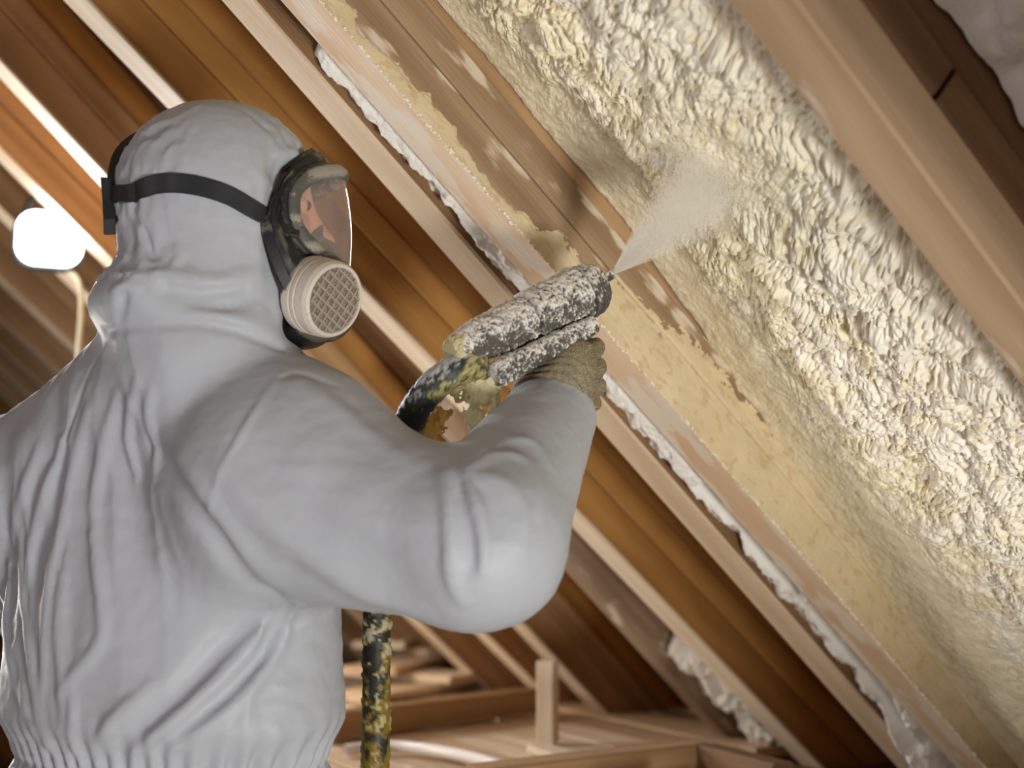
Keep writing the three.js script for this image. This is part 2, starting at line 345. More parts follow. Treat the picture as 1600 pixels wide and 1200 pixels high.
{
  const fl = (d) => [LN.R.g(d), LN.M.g(d) - LN.M.t + 0.001];     // R left face, M right face
  const base = (d, v) => {                                       // v = 0 at M, 1 at R
    const c = nContact(d);
    return lerp(c, 0.045, sstep(0.05, 0.75, v)) - 0.012 * Math.sin(Math.PI * clamp(v * 1.6, 0, 1));
  };
  let white = 0;
  const relief = (d, g, v) => {
    const x = d * 1, y = g;
    const wx = 0.02 * nz(x * 14, y * 14, 3), wy = 0.02 * nz(x * 14, y * 14, 8);
    const v0 = 0.26 + 0.12 * sstep(0, 0.7, d) + 0.05 * nz(x * 9, y * 9, 1);
    let amp = clamp(sstep(v0 - 0.2, v0 + 0.2, v) + 0.35 * sstep(-0.1, -0.5, d) * sstep(0.02, 0.2, v), 0, 1);
    const hit = Math.exp(-(((d - SPRAY_HIT.d) / 0.1) ** 2 + ((g - SPRAY_HIT.g) / 0.09) ** 2));
    amp *= 1 - 0.75 * hit;
    const e0 = (0.51 * (x + wx) + 0.86 * (y + wy)), f0 = (-0.86 * (x + wx) + 0.51 * (y + wy)), iso = sstep(-0.25, 0.25, d);
    const X = e0 * lerp(66, 118, iso), Y = f0 * lerp(136, 124, iso);
    const n1 = nz(X, Y, 2), n2 = nz(X * 0.45 + 4, Y * 0.45, 4), n3 = nz(X * 2.1, Y * 2.1, 6), lump = fbm(x * 11, y * 11, 12, 3), patch = fbm(x * 24, y * 24, 31, 2);
    const q = n1 + 0.7 * n2 + 0.35 * n3 + 0.55 * patch + 0.3 - 0.22 * sstep(0.5, 0.15, amp), cap = sstep(-0.08, 0.22, q);
    white = cap * sstep(0.12, 0.5, amp);
    let h = amp * (0.0032 * cap + 0.0036 * Math.max(0, q) + 0.0026 * n3 + 0.004 * n2 - 0.003) + 0.016 * lump * (0.25 + amp);
    h += (1 - amp) * (0.0012 * nz(x * 90, y * 90, 20) + 0.0006 * nz(x * 260, y * 260, 21));
    h += 0.0018 * hit * nz(x * 160, y * 160, 22);
    return h;
  };
  const s = tag(new THREE.Group(), 'large bed of cream spray foam filling the bay right of the crusted rafter', 'spray foam'); s.name = numbered('foam_insulation'); scene.add(s);
  heightField('foam_surface', -0.95, 1.12, 1560, 400, (d, j) => {
    const [a, b] = fl(d), g = lerp(b, a, j), n = base(d, j) - relief(d, g, j);
    return [g, n];
  }, foamMat, s, (d, g, v) => {
    const p = 0.5 + 0.7 * fbm(d * 22, g * 22, 70, 3), low = sstep(-0.15, 0.15, (0.45 - v) + 0.5 * nz(d * 16, g * 16, 75)), fresh = clamp(Math.exp(-(((d - SPRAY_HIT.d) / 0.14) ** 2 + ((g - SPRAY_HIT.g) / 0.12) ** 2)) * 1.6 * p, 0, 1);
    const q = clamp(0.5 + 0.8 * fbm(d * 9, g * 9, 81, 3), 0, 1), c = [lerp(0.95, 0.97, q), lerp(0.9, 0.945, q), lerp(0.775, 0.88, q)];
    return c.map((x, i) => lerp(lerp(x, [0.94, 0.875, 0.67][i], low), [0.82, 0.78, 0.58][i], fresh));
  });
}
{ // foam beyond the near rafter, top right corner
  const s = tag(new THREE.Group(), 'shaded foam beyond the nearest rafter in the top right corner', 'spray foam'); s.name = numbered('foam_insulation'); scene.add(s);
  heightField('foam_surface', -1.1, 0.7, 300, 90, (d, j) => { const g = LN.R.g(d) - LN.R.t + 0.002 - j * 0.55; return [g, 0.15 - 0.03 * sstep(0, 0.4, j) - 0.012 * fbm(d * 20, g * 20, 3, 3)]; }, whiteFoamMat, s);
}
{ // narrow white foam strip in the bay left of the main rafter
  const s = tag(new THREE.Group(), 'narrow whitish foam strip packed left of the crusted rafter', 'spray foam'); s.name = numbered('foam_insulation'); scene.add(s);
  heightField('foam_surface', -0.615, 1.25, 700, 50, (d, j) => {
    const a = LN.L.g(d) - LN.L.t, b = LN.M.g(d) + 0.003, g = lerp(a + 0.004, b, j), end = sstep(-0.615, -0.585, d);
    const slot = sstep(0.2, 0.26, d) * Math.exp(-(((j - 0.55) / 0.12) ** 2)) * sstep(1.0, 0.8, d);
    const lump = Math.exp(-(((d - 0.86) / 0.1) ** 2));
    return [g, 0.02 + 0.07 * (1 - end) + 0.09 * slot * (1 - lump) - 0.012 * Math.sin(Math.PI * j) - 0.045 * lump * Math.sin(Math.PI * clamp(j, 0, 1)) - 0.014 * fbm(d * 17, g * 30, 5, 2) - 0.005 * fbm(d * 70, g * 90, 8, 3)];
  }, whiteFoamMat, s);
}
{ // foam lumps low in the bay behind the clean pine rafter
  const s = tag(new THREE.Group(), 'ragged white foam low in the bay, by the eaves below the elbow', 'spray foam'); s.name = numbered('foam_insulation'); scene.add(s);
  heightField('foam_surface', 0.62, 1.1, 240, 80, (d, j) => {
    const a = LN.A.g(d) + 0.004, g = lerp(a, a + 0.15, j), e = sstep(0.62, 0.68, d + 0.03 * nz(g * 30, d * 9, 2));
    return [g, 0.15 - 0.145 * e * (0.75 + 0.25 * Math.sin(Math.PI * clamp(j * 1.1, 0, 1))) - 0.03 * fbm(d * 16, g * 16, 5, 4) * e];
  }, whiteFoamMat, s);
}
// ------------------------------------------------------------------ signed distances and a surface-net mesher
const smin = (a, b, k) => { const h = Math.max(k - Math.abs(a - b), 0) / k; return Math.min(a, b) - h * h * k * 0.25; };
const smax = (a, b, k) => -smin(-a, -b, k);
function capsule(a, b, ra, rb) {                                      // tapered
  const dx = b.x - a.x, dy = b.y - a.y, dz = b.z - a.z, L2 = dx * dx + dy * dy + dz * dz;
  return (x, y, z) => { const px = x - a.x, py = y - a.y, pz = z - a.z, t = clamp((px * dx + py * dy + pz * dz) / L2, 0, 1); return Math.hypot(px - dx * t, py - dy * t, pz - dz * t) - (ra + (rb - ra) * t); };
}
function ellipsoid(c, ax, r) {                                        // ax: three unit axes
  const m = Math.min(...r);
  return (x, y, z) => { const p = [x - c.x, y - c.y, z - c.z]; let s = 0; for (let i = 0; i < 3; i++) { const q = (p[0] * ax[i].x + p[1] * ax[i].y + p[2] * ax[i].z) / r[i]; s += q * q; } return (Math.sqrt(s) - 1) * m; };
}
function nets(f, lo, hi, h) {
  const nx = Math.ceil((hi.x - lo.x) / h) + 1, ny = Math.ceil((hi.y - lo.y) / h) + 1, nzz = Math.ceil((hi.z - lo.z) / h) + 1;
  const v = new Float32Array(nx * ny * nzz), B = 6, id = (i, j, k) => (k * ny + j) * nx + i;
  for (let k = 0; k < nzz; k += B) for (let j = 0; j < ny; j += B) for (let i = 0; i < nx; i += B) {
    const c = f(lo.x + (i + B / 2) * h, lo.y + (j + B / 2) * h, lo.z + (k + B / 2) * h), far = Math.abs(c) > B * h * 0.87 * 1.25 + h + 0.004;
    for (let c3 = k; c3 < Math.min(k + B, nzz); c3++) for (let b = j; b < Math.min(j + B, ny); b++) for (let a = i; a < Math.min(i + B, nx); a++) v[id(a, b, c3)] = far ? c : f(lo.x + a * h, lo.y + b * h, lo.z + c3 * h);
  }
  const vert = new Int32Array(nx * ny * nzz).fill(-1), pos = [], idx = [], E = [[0, 1], [2, 3], [4, 5], [6, 7], [0, 2], [1, 3], [4, 6], [5, 7], [0, 4], [1, 5], [2, 6], [3, 7]], cv = new Float64Array(8);
  for (let k = 0; k < nzz - 1; k++) for (let j = 0; j < ny - 1; j++) for (let i = 0; i < nx - 1; i++) {
    let s = 0;
    for (let c = 0; c < 8; c++) { cv[c] = v[id(i + (c & 1), j + ((c >> 1) & 1), k + (c >> 2))]; if (cv[c] < 0) s++; }
    if (s === 0 || s === 8) continue;
    let X = 0, Y = 0, Z = 0, n = 0;
    for (const [a, b] of E) if ((cv[a] < 0) !== (cv[b] < 0)) { const t = cv[a] / (cv[a] - cv[b]); X += lerp(a & 1, b & 1, t); Y += lerp((a >> 1) & 1, (b >> 1) & 1, t); Z += lerp(a >> 2, b >> 2, t); n++; }
    vert[id(i, j, k)] = pos.length / 3;
    pos.push(lo.x + (i + X / n) * h, lo.y + (j + Y / n) * h, lo.z + (k + Z / n) * h);
  }
  const quad = (a, b, c, d, flip) => { if (a < 0 || b < 0 || c < 0 || d < 0) return; flip ? idx.push(a, c, b, a, d, c) : idx.push(a, b, c, a, c, d); };
  for (let k = 1; k < nzz - 1; k++) for (let j = 1; j < ny - 1; j++) for (let i = 1; i < nx - 1; i++) {
    const a = v[id(i, j, k)] < 0;
    if (a !== v[id(i + 1, j, k)] < 0) quad(vert[id(i, j - 1, k - 1)], vert[id(i, j, k - 1)], vert[id(i, j, k)], vert[id(i, j - 1, k)], !a);
    if (a !== v[id(i, j + 1, k)] < 0) quad(vert[id(i - 1, j, k - 1)], vert[id(i - 1, j, k)], vert[id(i, j, k)], vert[id(i, j, k - 1)], !a);
    if (a !== v[id(i, j, k + 1)] < 0) quad(vert[id(i - 1, j - 1, k)], vert[id(i, j - 1, k)], vert[id(i, j, k)], vert[id(i - 1, j, k)], !a);
  }
  // one Newton step towards the exact surface
  const e = h * 0.25;
  for (let q = 0; q < pos.length; q += 3) {
    const x = pos[q], y = pos[q + 1], z = pos[q + 2], d = f(x, y, z), gx = (f(x + e, y, z) - d) / e, gy = (f(x, y + e, z) - d) / e, gz = (f(x, y, z + e) - d) / e, g2 = gx * gx + gy * gy + gz * gz;
    if (g2 > 0.05) { const t = clamp(d / g2, -h * 0.6, h * 0.6); pos[q] -= gx * t; pos[q + 1] -= gy * t; pos[q + 2] -= gz * t; }
  }
  const g = new THREE.BufferGeometry();
  g.setAttribute('position', new THREE.Float32BufferAttribute(pos, 3)); g.setIndex(idx); g.computeVertexNormals();
  return g;
}
function hit(f, px, py, near = 0.8, far = 2.6) {                      // where the sight line of a pixel meets a surface
  const r = ray(px, py), l = r.length(); let t = near;
  for (let i = 0; i < 200; i++) { const p = r.clone().multiplyScalar(t).add(camera.position), d = f(p.x, p.y, p.z); if (d < 0.0003) return p; t += Math.max(d * 0.7, 0.0004) / l; if (t > far) break; }
  return null;
}
const normalOf = (f, p) => { const e = 0.002, d = f(p.x, p.y, p.z); return V(f(p.x + e, p.y, p.z) - d, f(p.x, p.y + e, p.z) - d, f(p.x, p.y, p.z + e) - d).normalize(); };

// ------------------------------------------------------------------ the worker
const UPY = V(0, 1, 0);
const yaw = (26 * Math.PI) / 180, TF = V(Math.sin(yaw), 0, -Math.cos(yaw)), TR = V(Math.cos(yaw), 0, Math.sin(yaw));   // torso: forward, right
const HF = V(0.965, 0.02, -0.25).normalize(), HR = V().crossVectors(HF, UPY).normalize(), HU = V().crossVectors(HR, HF);
const HC = at(345, 298, 1.45);
const hp = (r, u, f) => HC.clone().addScaledVector(HR, r).addScaledVector(HU, u).addScaledVector(HF, f);
const TC = at(272, 1000, 1.5), FOOT = V(TC.x, 0, TC.z);
const yOf = (py) => at(272, py, 1.5).y;
// torso profile: height, half width, half depth, shift forward
const PROF = [[0.80, 0.20, 0.15, 0], [0.93, 0.205, 0.15, 0], [yOf(1178) - 0.02, 0.205, 0.148, 0], [yOf(1178), 0.192, 0.138, 0], [yOf(1165), 0.198, 0.142, 0], [yOf(1110), 0.219, 0.155, -0.004], [yOf(1000), 0.216, 0.15, -0.004], [yOf(900), 0.21, 0.146, -0.004], [yOf(800), 0.205, 0.142, -0.004], [yOf(700), 0.185, 0.128, 0], [yOf(630), 0.15, 0.108, 0.005], [yOf(570), 0.105, 0.085, 0.01], [yOf(500), 0.07, 0.07, 0.015]];
const profAt = (y) => { let i = 1; while (i < PROF.length - 1 && y > PROF[i][0]) i++; const a = PROF[i - 1], b = PROF[i], t = sstep(0, 1, clamp((y - a[0]) / (b[0] - a[0]), 0, 1)) * 0.5 + 0.5 * clamp((y - a[0]) / (b[0] - a[0]), 0, 1); return [1, 2, 3].map((k) => lerp(a[k], b[k], t)); };
const PTOP = PROF[PROF.length - 1][0];
function torso(x, y, z) {
  const [w, dp, sh] = profAt(y), X = x - TC.x, Z = z - TC.z, r = X * TR.x + Z * TR.z, f = X * TF.x + Z * TF.z - sh, m = Math.min(w, dp);
  const side = (Math.sqrt((r / w) ** 2 + (f / dp) ** 2) - 1) * m;
  return smax(smax(side, y - PTOP, 0.03), 0.82 - y, 0.03);
}
const J = {
  neck: at(300, 560, 1.47), sR: at(430, 772, 1.37), eR: at(748, 846, 1.27), wR: at(860, 655, 1.465),
  sL: at(30, 795, 1.6), eL: at(130, 1000, 1.78), wL: at(470, 905, 1.66),
};
const limbs = [
  [capsule(J.sR, J.eR, 0.11, 0.082), 0.06], [capsule(J.eR, J.wR, 0.087, 0.053), 0.022],
  [capsule(at(300, 600, 1.47), at(470, 700, 1.38), 0.085, 0.085), 0.08], [capsule(at(290, 600, 1.48), at(60, 760, 1.58), 0.085, 0.088), 0.08],
  [capsule(J.sL, J.eL, 0.098, 0.08), 0.06], [capsule(J.eL, J.wL, 0.075, 0.05), 0.04],
];
const hax = [HR, HU, HF];
const cran = ellipsoid(hp(0, 0, 0.002), hax, [0.09, 0.1, 0.103]);
const jaw = capsule(hp(0, -0.02, -0.012), hp(0, -0.19, -0.022), 0.088, 0.092);
const jaw2 = capsule(hp(0, -0.07, 0.02), hp(0, -0.19, 0.0), 0.07, 0.075);
const bag = ellipsoid(hp(0, -0.135, -0.078), hax, [0.085, 0.042, 0.062]);
function hoodSolid(x, y, z) {
  let d = smin(cran(x, y, z), jaw(x, y, z), 0.05); d = smin(d, jaw2(x, y, z), 0.04); d = smin(d, bag(x, y, z), 0.03);
  const X = x - HC.x, Y = y - HC.y, Z = z - HC.z, u = X * HU.x + Y * HU.y + Z * HU.z, f = X * HF.x + Y * HF.y + Z * HF.z, r = X * HR.x + Y * HR.y + Z * HR.z;
  // the face opening: in front of a plane that runs back from the brow to the cheeks
  const edge = 0.066 + 0.034 * sstep(0.0, 0.055, u) - 0.02 * sstep(0.05, 0.085, Math.abs(r));
  const open = edge - f, low = -(u + 0.185);
  return smax(d, -smax(smax(open, u - 0.06, 0.02), low, 0.02), 0.008);
}
function suitBase(x, y, z) {
  let d = torso(x, y, z);
  for (const [f, k] of limbs) d = smin(d, f(x, y, z), k);
  return smin(d, hoodSolid(x, y, z), 0.022);
}
// folds: [pixels along the fold, width (m), height (m, negative for a crease)]
const FOLD = [
  // collar seam and armhole seam
  [[[165, 519], [230, 507], [300, 504], [370, 516], [440, 545]], 0.006, -0.006],
  [[[440, 585], [400, 640], [370, 690], [345, 740], [330, 790], [326, 815]], 0.004, 0.003],
  [[[240, 700], [270, 745], [300, 790], [335, 835], [365, 880], [395, 915], [440, 935]], 0.013, -0.012],
  [[[262, 690], [292, 738], [322, 782], [352, 826], [385, 868], [425, 905]], 0.014, 0.005],
  [[[168, 522], [150, 560], [128, 610], [112, 660], [98, 720], [90, 780]], 0.003, -0.003],
  // small bright folds below the collar
  [[[212, 600], [202, 650], [200, 690], [212, 745]], 0.006, 0.006], [[[236, 610], [232, 650], [241, 690], [242, 745]], 0.006, 0.006],
  [[[180, 620], [165, 690], [150, 760], [146, 830]], 0.008, 0.006], [[[138, 640], [118, 720], [100, 800], [88, 880]], 0.008, 0.006], [[[95, 690], [70, 770], [52, 850], [40, 930]], 0.008, 0.007], [[[60, 700], [38, 770], [20, 850]], 0.008, 0.006],
  // long folds down the left of the back
  [[[35, 830], [37, 930], [46, 1010], [58, 1090], [70, 1165]], 0.007, 0.009], [[[100, 810], [84, 880], [74, 960], [70, 1050], [74, 1165]], 0.007, 0.009], [[[15, 880], [12, 960], [20, 1040], [40, 1110]], 0.008, 0.008],
  [[[146, 835], [154, 900], [161, 985], [150, 1015], [112, 1060], [96, 1085]], 0.007, 0.009], [[[96, 900], [92, 985], [98, 1080], [112, 1170]], 0.007, 0.007], [[[112, 1080], [113, 1120], [118, 1175]], 0.006, 0.006], [[[25, 1010], [38, 1075], [56, 1150]], 0.006, 0.006],
  // folds from the underarm to the waist
  [[[420, 930], [360, 995], [300, 1060], [240, 1120], [180, 1172]], 0.012, -0.011], [[[445, 935], [390, 1010], [320, 1080], [250, 1140], [215, 1172]], 0.009, 0.007], [[[452, 945], [420, 1010], [370, 1070], [300, 1130], [240, 1172]], 0.009, -0.006], [[[465, 945], [440, 1000], [405, 1060], [340, 1120], [280, 1168]], 0.008, 0.006],
  [[[402, 1050], [385, 1110], [378, 1180]], 0.007, 0.004], [[[150, 1172], [165, 1140], [200, 1105], [235, 1075]], 0.008, 0.007],
  // elbow
  [[[692, 742], [700, 790], [702, 850], [704, 900], [722, 940]], 0.007, 0.007], [[[716, 745], [722, 800], [733, 850], [738, 890]], 0.006, -0.007], [[[726, 745], [745, 790], [756, 850], [752, 890]], 0.006, 0.006], [[[735, 745], [765, 785], [778, 830]], 0.006, -0.004],
  [[[722, 738], [770, 712], [815, 715], [838, 750], [842, 800]], 0.008, 0.004], [[[745, 725], [790, 690], [830, 690], [860, 730]], 0.007, 0.003], [[[725, 745], [790, 755], [820, 800], [815, 850]], 0.009, 0.003],
  // along the upper arm
  [[[350, 740], [420, 820], [500, 880], [590, 935], [660, 960]], 0.016, 0.006], [[[380, 700], [460, 780], [550, 850], [640, 900]], 0.018, -0.004], [[[470, 600], [530, 640], [590, 690], [650, 730]], 0.012, 0.004], [[[440, 590], [470, 585], [520, 600]], 0.006, -0.003],
  // hood: rolls at the neck and puckers by the mask
  [[[205, 435], [260, 430], [330, 440], [400, 428]], 0.008, 0.006], [[[180, 455], [195, 448], [215, 450]], 0.005, 0.006], [[[185, 505], [190, 480], [195, 455]], 0.005, -0.005], [[[290, 470], [350, 478], [420, 462]], 0.008, -0.005], [[[300, 490], [360, 498], [430, 520]], 0.008, 0.005], [[[250, 455], [320, 458], [380, 452]], 0.007, -0.004],
  [[[205, 335], [222, 370], [225, 410], [240, 430]], 0.005, 0.006], [[[215, 330], [232, 352], [244, 390]], 0.004, 0.005], [[[228, 325], [246, 345], [252, 370]], 0.004, 0.004], [[[262, 425], [280, 400], [275, 385]], 0.004, 0.004],
  [[[395, 180], [410, 196], [425, 205]], 0.004, -0.003], [[[430, 190], [440, 205], [450, 225]], 0.004, -0.003], [[[455, 205], [465, 225], [468, 245]], 0.004, -0.003], [[[425, 245], [440, 265], [448, 280]], 0.004, -0.003], [[[395, 265], [420, 290], [430, 305]], 0.004, 0.003],
];
const folds = FOLD.map(([px, w, h]) => {
  const P = px.map(([x, y]) => hit(suitBase, x, y)).filter(Boolean);
  if (P.length < 2) return null;
  const curve = new THREE.CatmullRomCurve3(P), n = P.length * 3, Q = curve.getPoints(n), c = V();
  for (const q of Q) c.add(q); c.divideScalar(Q.length);
  return { Q, w, h, c, R: Math.max(...Q.map((q) => q.distanceTo(c))) + w * 2.6 };
}).filter(Boolean);
function foldAt(x, y, z) {
  let s = 0;
  for (const f of folds) {
    const cx = x - f.c.x, cy = y - f.c.y, cz = z - f.c.z;
    if (cx * cx + cy * cy + cz * cz > f.R * f.R) continue;
    let best = 1e9, bt = 0; const Q = f.Q, n = Q.length - 1;
    for (let i = 0; i < n; i++) {
      const a = Q[i], b = Q[i + 1], dx = b.x - a.x, dy = b.y - a.y, dz = b.z - a.z, px = x - a.x, py = y - a.y, pz = z - a.z, t = clamp((px * dx + py * dy + pz * dz) / (dx * dx + dy * dy + dz * dz), 0, 1), e = (px - dx * t) ** 2 + (py - dy * t) ** 2 + (pz - dz * t) ** 2;
      if (e < best) { best = e; bt = (i + t) / n; }
    }
    const q = best / (f.w * f.w);
    if (q < 6.5) s += f.h * Math.exp(-q) * Math.sin(Math.PI * clamp(0.08 + bt * 0.84, 0, 1)) ** 0.6;
  }
  return s;
}
const WAISTY = yOf(1178);
function crinkle(x, y, z) {
  const X = x - TC.x, Z = z - TC.z, a = Math.atan2(X * TR.x + Z * TR.z, -(X * TF.x + Z * TF.z));
  let s = 0.0018 * nz(x * 20, y * 15, z * 20) + 0.0004 * nz(x * 48, y * 100, z * 48) + 0.0003 * nz(x * 100, y * 90, z * 100);
  // gathers of the waist elastic
  const w = Math.exp(-(((y - WAISTY) / 0.035) ** 2));
  if (w > 0.02) s += w * (0.0045 * Math.sin(a * 46 + 2 * nz(a * 3, y * 4, 1)) - 0.002);
  // crinkles of the hood: finer
  const hd = (x - HC.x) ** 2 + (y - HC.y) ** 2 + (z - HC.z) ** 2;
  if (hd < 0.03) { const wq = sstep(HC.x + 0.02, HC.x - 0.09, x) + 0.6 * sstep(HC.x + 0.03, HC.x + 0.09, x); s += (0.0003 + 0.0028 * wq) * (1 - Math.abs(nz(x * 50, y * 24, z * 50)) * 2.6) + (0.0003 + 0.0006 * wq) * nz(x * 130, y * 80, z * 130); }
  // fine cross wrinkles over the middle of the back
  { const bk = sstep(1.02, 1.08, y) * sstep(1.4, 1.3, y) * sstep(-0.02, -0.2, x); if (bk > 0) s += bk * 0.0011 * nz(x * 16 + 3 * nz(x * 9, y * 9, 2), y * 62, z * 16); }
  // left of the back, creased lengthwise
  const l = sstep(0.05, -0.16, x + 0.32) * sstep(1.0, 1.1, y) * sstep(1.52, 1.42, y);
  if (l > 0) s += l * 0.004 * (ridged(x * 24 + 0.3 * y * 10, y * 3.2, z * 24) - 0.5);
  return s;
}
const suit = (x, y, z) => { const d = suitBase(x, y, z); return Math.abs(d) < 0.03 ? d - foldAt(x, y, z) - crinkle(x, y, z) : d; };
const person = thing('person', 'worker in white hooded coveralls and a full-face respirator aiming a spray gun at the roof', 'person', FOOT);
const local = (g) => g.translate(-FOOT.x, -FOOT.y, -FOOT.z);
const suitBump = dataTex(1024, 1024, (u, v) => { const x = 128 + 46 * fbm(u * 9, v * 15, 200, 3) + 34 * (ridged(u * 24 + nz(u * 12, v * 12, 2), v * 34, 205) - 0.5) + 14 * nz(u * 160, v * 160, 203); return [x, x, x]; }); suitBump.repeat.set(3, 3);
const suitMat = new THREE.MeshPhysicalMaterial({ color: new THREE.Color(0.41, 0.432, 0.468), roughness: 0.5, bumpMap: suitBump, bumpScale: 0.0006, sheen: 0.25, sheenRoughness: 0.5, sheenColor: new THREE.Color(1, 1, 1), specularIntensity: 0.55 });
{
  const up = nets(suit, V(-0.72, 0.86, -2.05), V(0.2, 1.82, -1.0), 0.0042);
  // trousers below: coarser
  const hipR = FOOT.clone().addScaledVector(TR, 0.1).setY(0.86), hipL = FOOT.clone().addScaledVector(TR, -0.1).setY(0.86);
  const fR = FOOT.clone().addScaledVector(TR, 0.13).addScaledVector(TF, 0.06), fL = FOOT.clone().addScaledVector(TR, -0.13).addScaledVector(TF, -0.04);
  const kR = hipR.clone().lerp(fR, 0.5).setY(0.47).addScaledVector(TF, 0.03), kL = hipL.clone().lerp(fL, 0.5).setY(0.47).addScaledVector(TF, 0.03);
  const legs = [capsule(hipR, kR, 0.115, 0.082), capsule(kR, fR.clone().setY(0.12), 0.082, 0.068), capsule(hipL, kL, 0.115, 0.082), capsule(kL, fL.clone().setY(0.12), 0.082, 0.068)];
  const low = nets((x, y, z) => { let d = smax(torso(x, y, z), y - 0.95, 0.01); for (const l of legs) d = smin(d, l(x, y, z), 0.05); return d - 0.003 * nz(x * 14, y * 14, z * 14); }, V(FOOT.x - 0.34, 0.02, FOOT.z - 0.34), V(FOOT.x + 0.34, 1.0, FOOT.z + 0.34), 0.014);
  mesh('coverall', sphereUV(local(mergeGeometries([up, low])), V(0, 0, 0), 1), suitMat, person);
  const bootMat = new THREE.MeshStandardMaterial({ color: 0x2a2622, roughness: 0.7 });
  for (const f of [fR, fL]) {
    const heel = f.clone().setY(0.05).addScaledVector(TF, -0.05), toe = f.clone().setY(0.045).addScaledVector(TF, 0.15), ank = f.clone().setY(0.2);
    const c1 = capsule(heel, toe, 0.045, 0.04), c2 = capsule(heel.clone().addScaledVector(TF, 0.04).setY(0.08), ank, 0.05, 0.055);
    mesh('boot', local(nets((x, y, z) => smax(smin(c1(x, y, z), c2(x, y, z), 0.04), 0.002 - y, 0.006), V(f.x - 0.26, -0.01, f.z - 0.26), V(f.x + 0.26, 0.28, f.z + 0.26), 0.009)), bootMat, person);
  }
  // body: one figure under the clothes; the face shows through the visor
  const skull = ellipsoid(hp(0, 0.0, -0.005), hax, [0.074, 0.09, 0.09]), face = ellipsoid(hp(0, -0.045, 0.035), hax, [0.06, 0.085, 0.064]), chin = ellipsoid(hp(0, -0.115, 0.062), hax, [0.032, 0.026, 0.03]);
  const brow = capsule(hp(-0.036, 0.0, 0.084), hp(0.036, 0.0, 0.084), 0.013, 0.013), noseB = capsule(hp(0, -0.012, 0.093), hp(0, -0.055, 0.115), 0.007, 0.012), noseT = ellipsoid(hp(0, -0.057, 0.112), hax, [0.017, 0.011, 0.013]);
  const eyeS = [-1, 1].map((s) => ellipsoid(hp(s * 0.032, -0.02, 0.1), hax, [0.017, 0.011, 0.016])), lids = [-1, 1].map((s) => ellipsoid(hp(s * 0.031, -0.021, 0.083), hax, [0.014, 0.0125, 0.0125]));
  const cheek = [-1, 1].map((s) => ellipsoid(hp(s * 0.042, -0.055, 0.07), hax, [0.022, 0.02, 0.02])), lipU = capsule(hp(-0.02, -0.084, 0.092), hp(0.02, -0.084, 0.092), 0.006, 0.006), lipD = capsule(hp(-0.017, -0.094, 0.091), hp(0.017, -0.094, 0.091), 0.007, 0.007);
  const neck = capsule(hp(0, -0.09, -0.025), J.neck.clone().setY(J.neck.y - 0.05), 0.056, 0.062);
  const headF = (x, y, z) => {
    let d = smin(skull(x, y, z), face(x, y, z), 0.03); d = smin(d, chin(x, y, z), 0.03); d = smin(d, brow(x, y, z), 0.015); for (const c of cheek) d = smin(d, c(x, y, z), 0.025);
    for (const e of eyeS) d = smax(d, -e(x, y, z), 0.012);
    for (const e of lids) d = smin(d, e(x, y, z), 0.004);
    d = smin(d, noseB(x, y, z), 0.014); d = smin(d, noseT(x, y, z), 0.01); d = smin(d, lipU(x, y, z), 0.006); d = smin(d, lipD(x, y, z), 0.006);
    return smin(d, neck(x, y, z), 0.03);
  };
  const b = 0.03, inner = [capsule(J.sR, J.eR, 0.05, 0.042), capsule(J.eR, J.wR, 0.042, 0.03), capsule(J.sL, J.eL, 0.05, 0.042), capsule(J.eL, J.wL, 0.042, 0.03), capsule(at(300, 640, 1.47), J.sR, 0.05, 0.055), capsule(at(290, 640, 1.48), J.sL, 0.05, 0.055), capsule(hipR, kR, 0.08, 0.058), capsule(kR, fR.clone().setY(0.14), 0.056, 0.04), capsule(hipL, kL, 0.08, 0.058), capsule(kL, fL.clone().setY(0.14), 0.056, 0.04)];
  const bodyF = (x, y, z) => { let d = torso(x, y, z) + b; for (const l of inner) d = smin(d, l(x, y, z), 0.04); d = smin(d, neck(x, y, z), 0.03); return smax(d, y - (J.neck.y + 0.02), 0.01); };
  const bodyG = nets(bodyF, V(-0.72, 0.1, -2.0), V(0.2, 1.6, -1.0), 0.013);
  const headG = nets(headF, HC.clone().addScalar(-0.17).setY(J.neck.y - 0.04), HC.clone().addScalar(0.17), 0.003);
  const skin = new THREE.MeshPhysicalMaterial({ color: new THREE.Color(0.66, 0.4, 0.32), roughness: 0.5 });
  mesh('body', local(mergeGeometries([bodyG, headG])), skin, person);
  const browM = new THREE.MeshStandardMaterial({ color: 0x2c1d14, roughness: 0.9 });
  for (const s of [-1, 1]) mesh('eyebrow', local(nets(capsule(hp(s * 0.014, 0.004, 0.098), hp(s * 0.046, 0.003, 0.086), 0.0035, 0.0025), hp(s * 0.03, 0.004, 0.092).addScalar(-0.03), hp(s * 0.03, 0.004, 0.092).addScalar(0.03), 0.0015)), browM, person);
  const eyeM = new THREE.MeshStandardMaterial({ color: 0x2a1c14, roughness: 0.2 });
  for (const s of [-1, 1]) { const e = mesh('eye', new THREE.SphereGeometry(0.0065, 14, 10), eyeM, person); e.position.copy(hp(s * 0.031, -0.021, 0.0925)).sub(FOOT); }
}
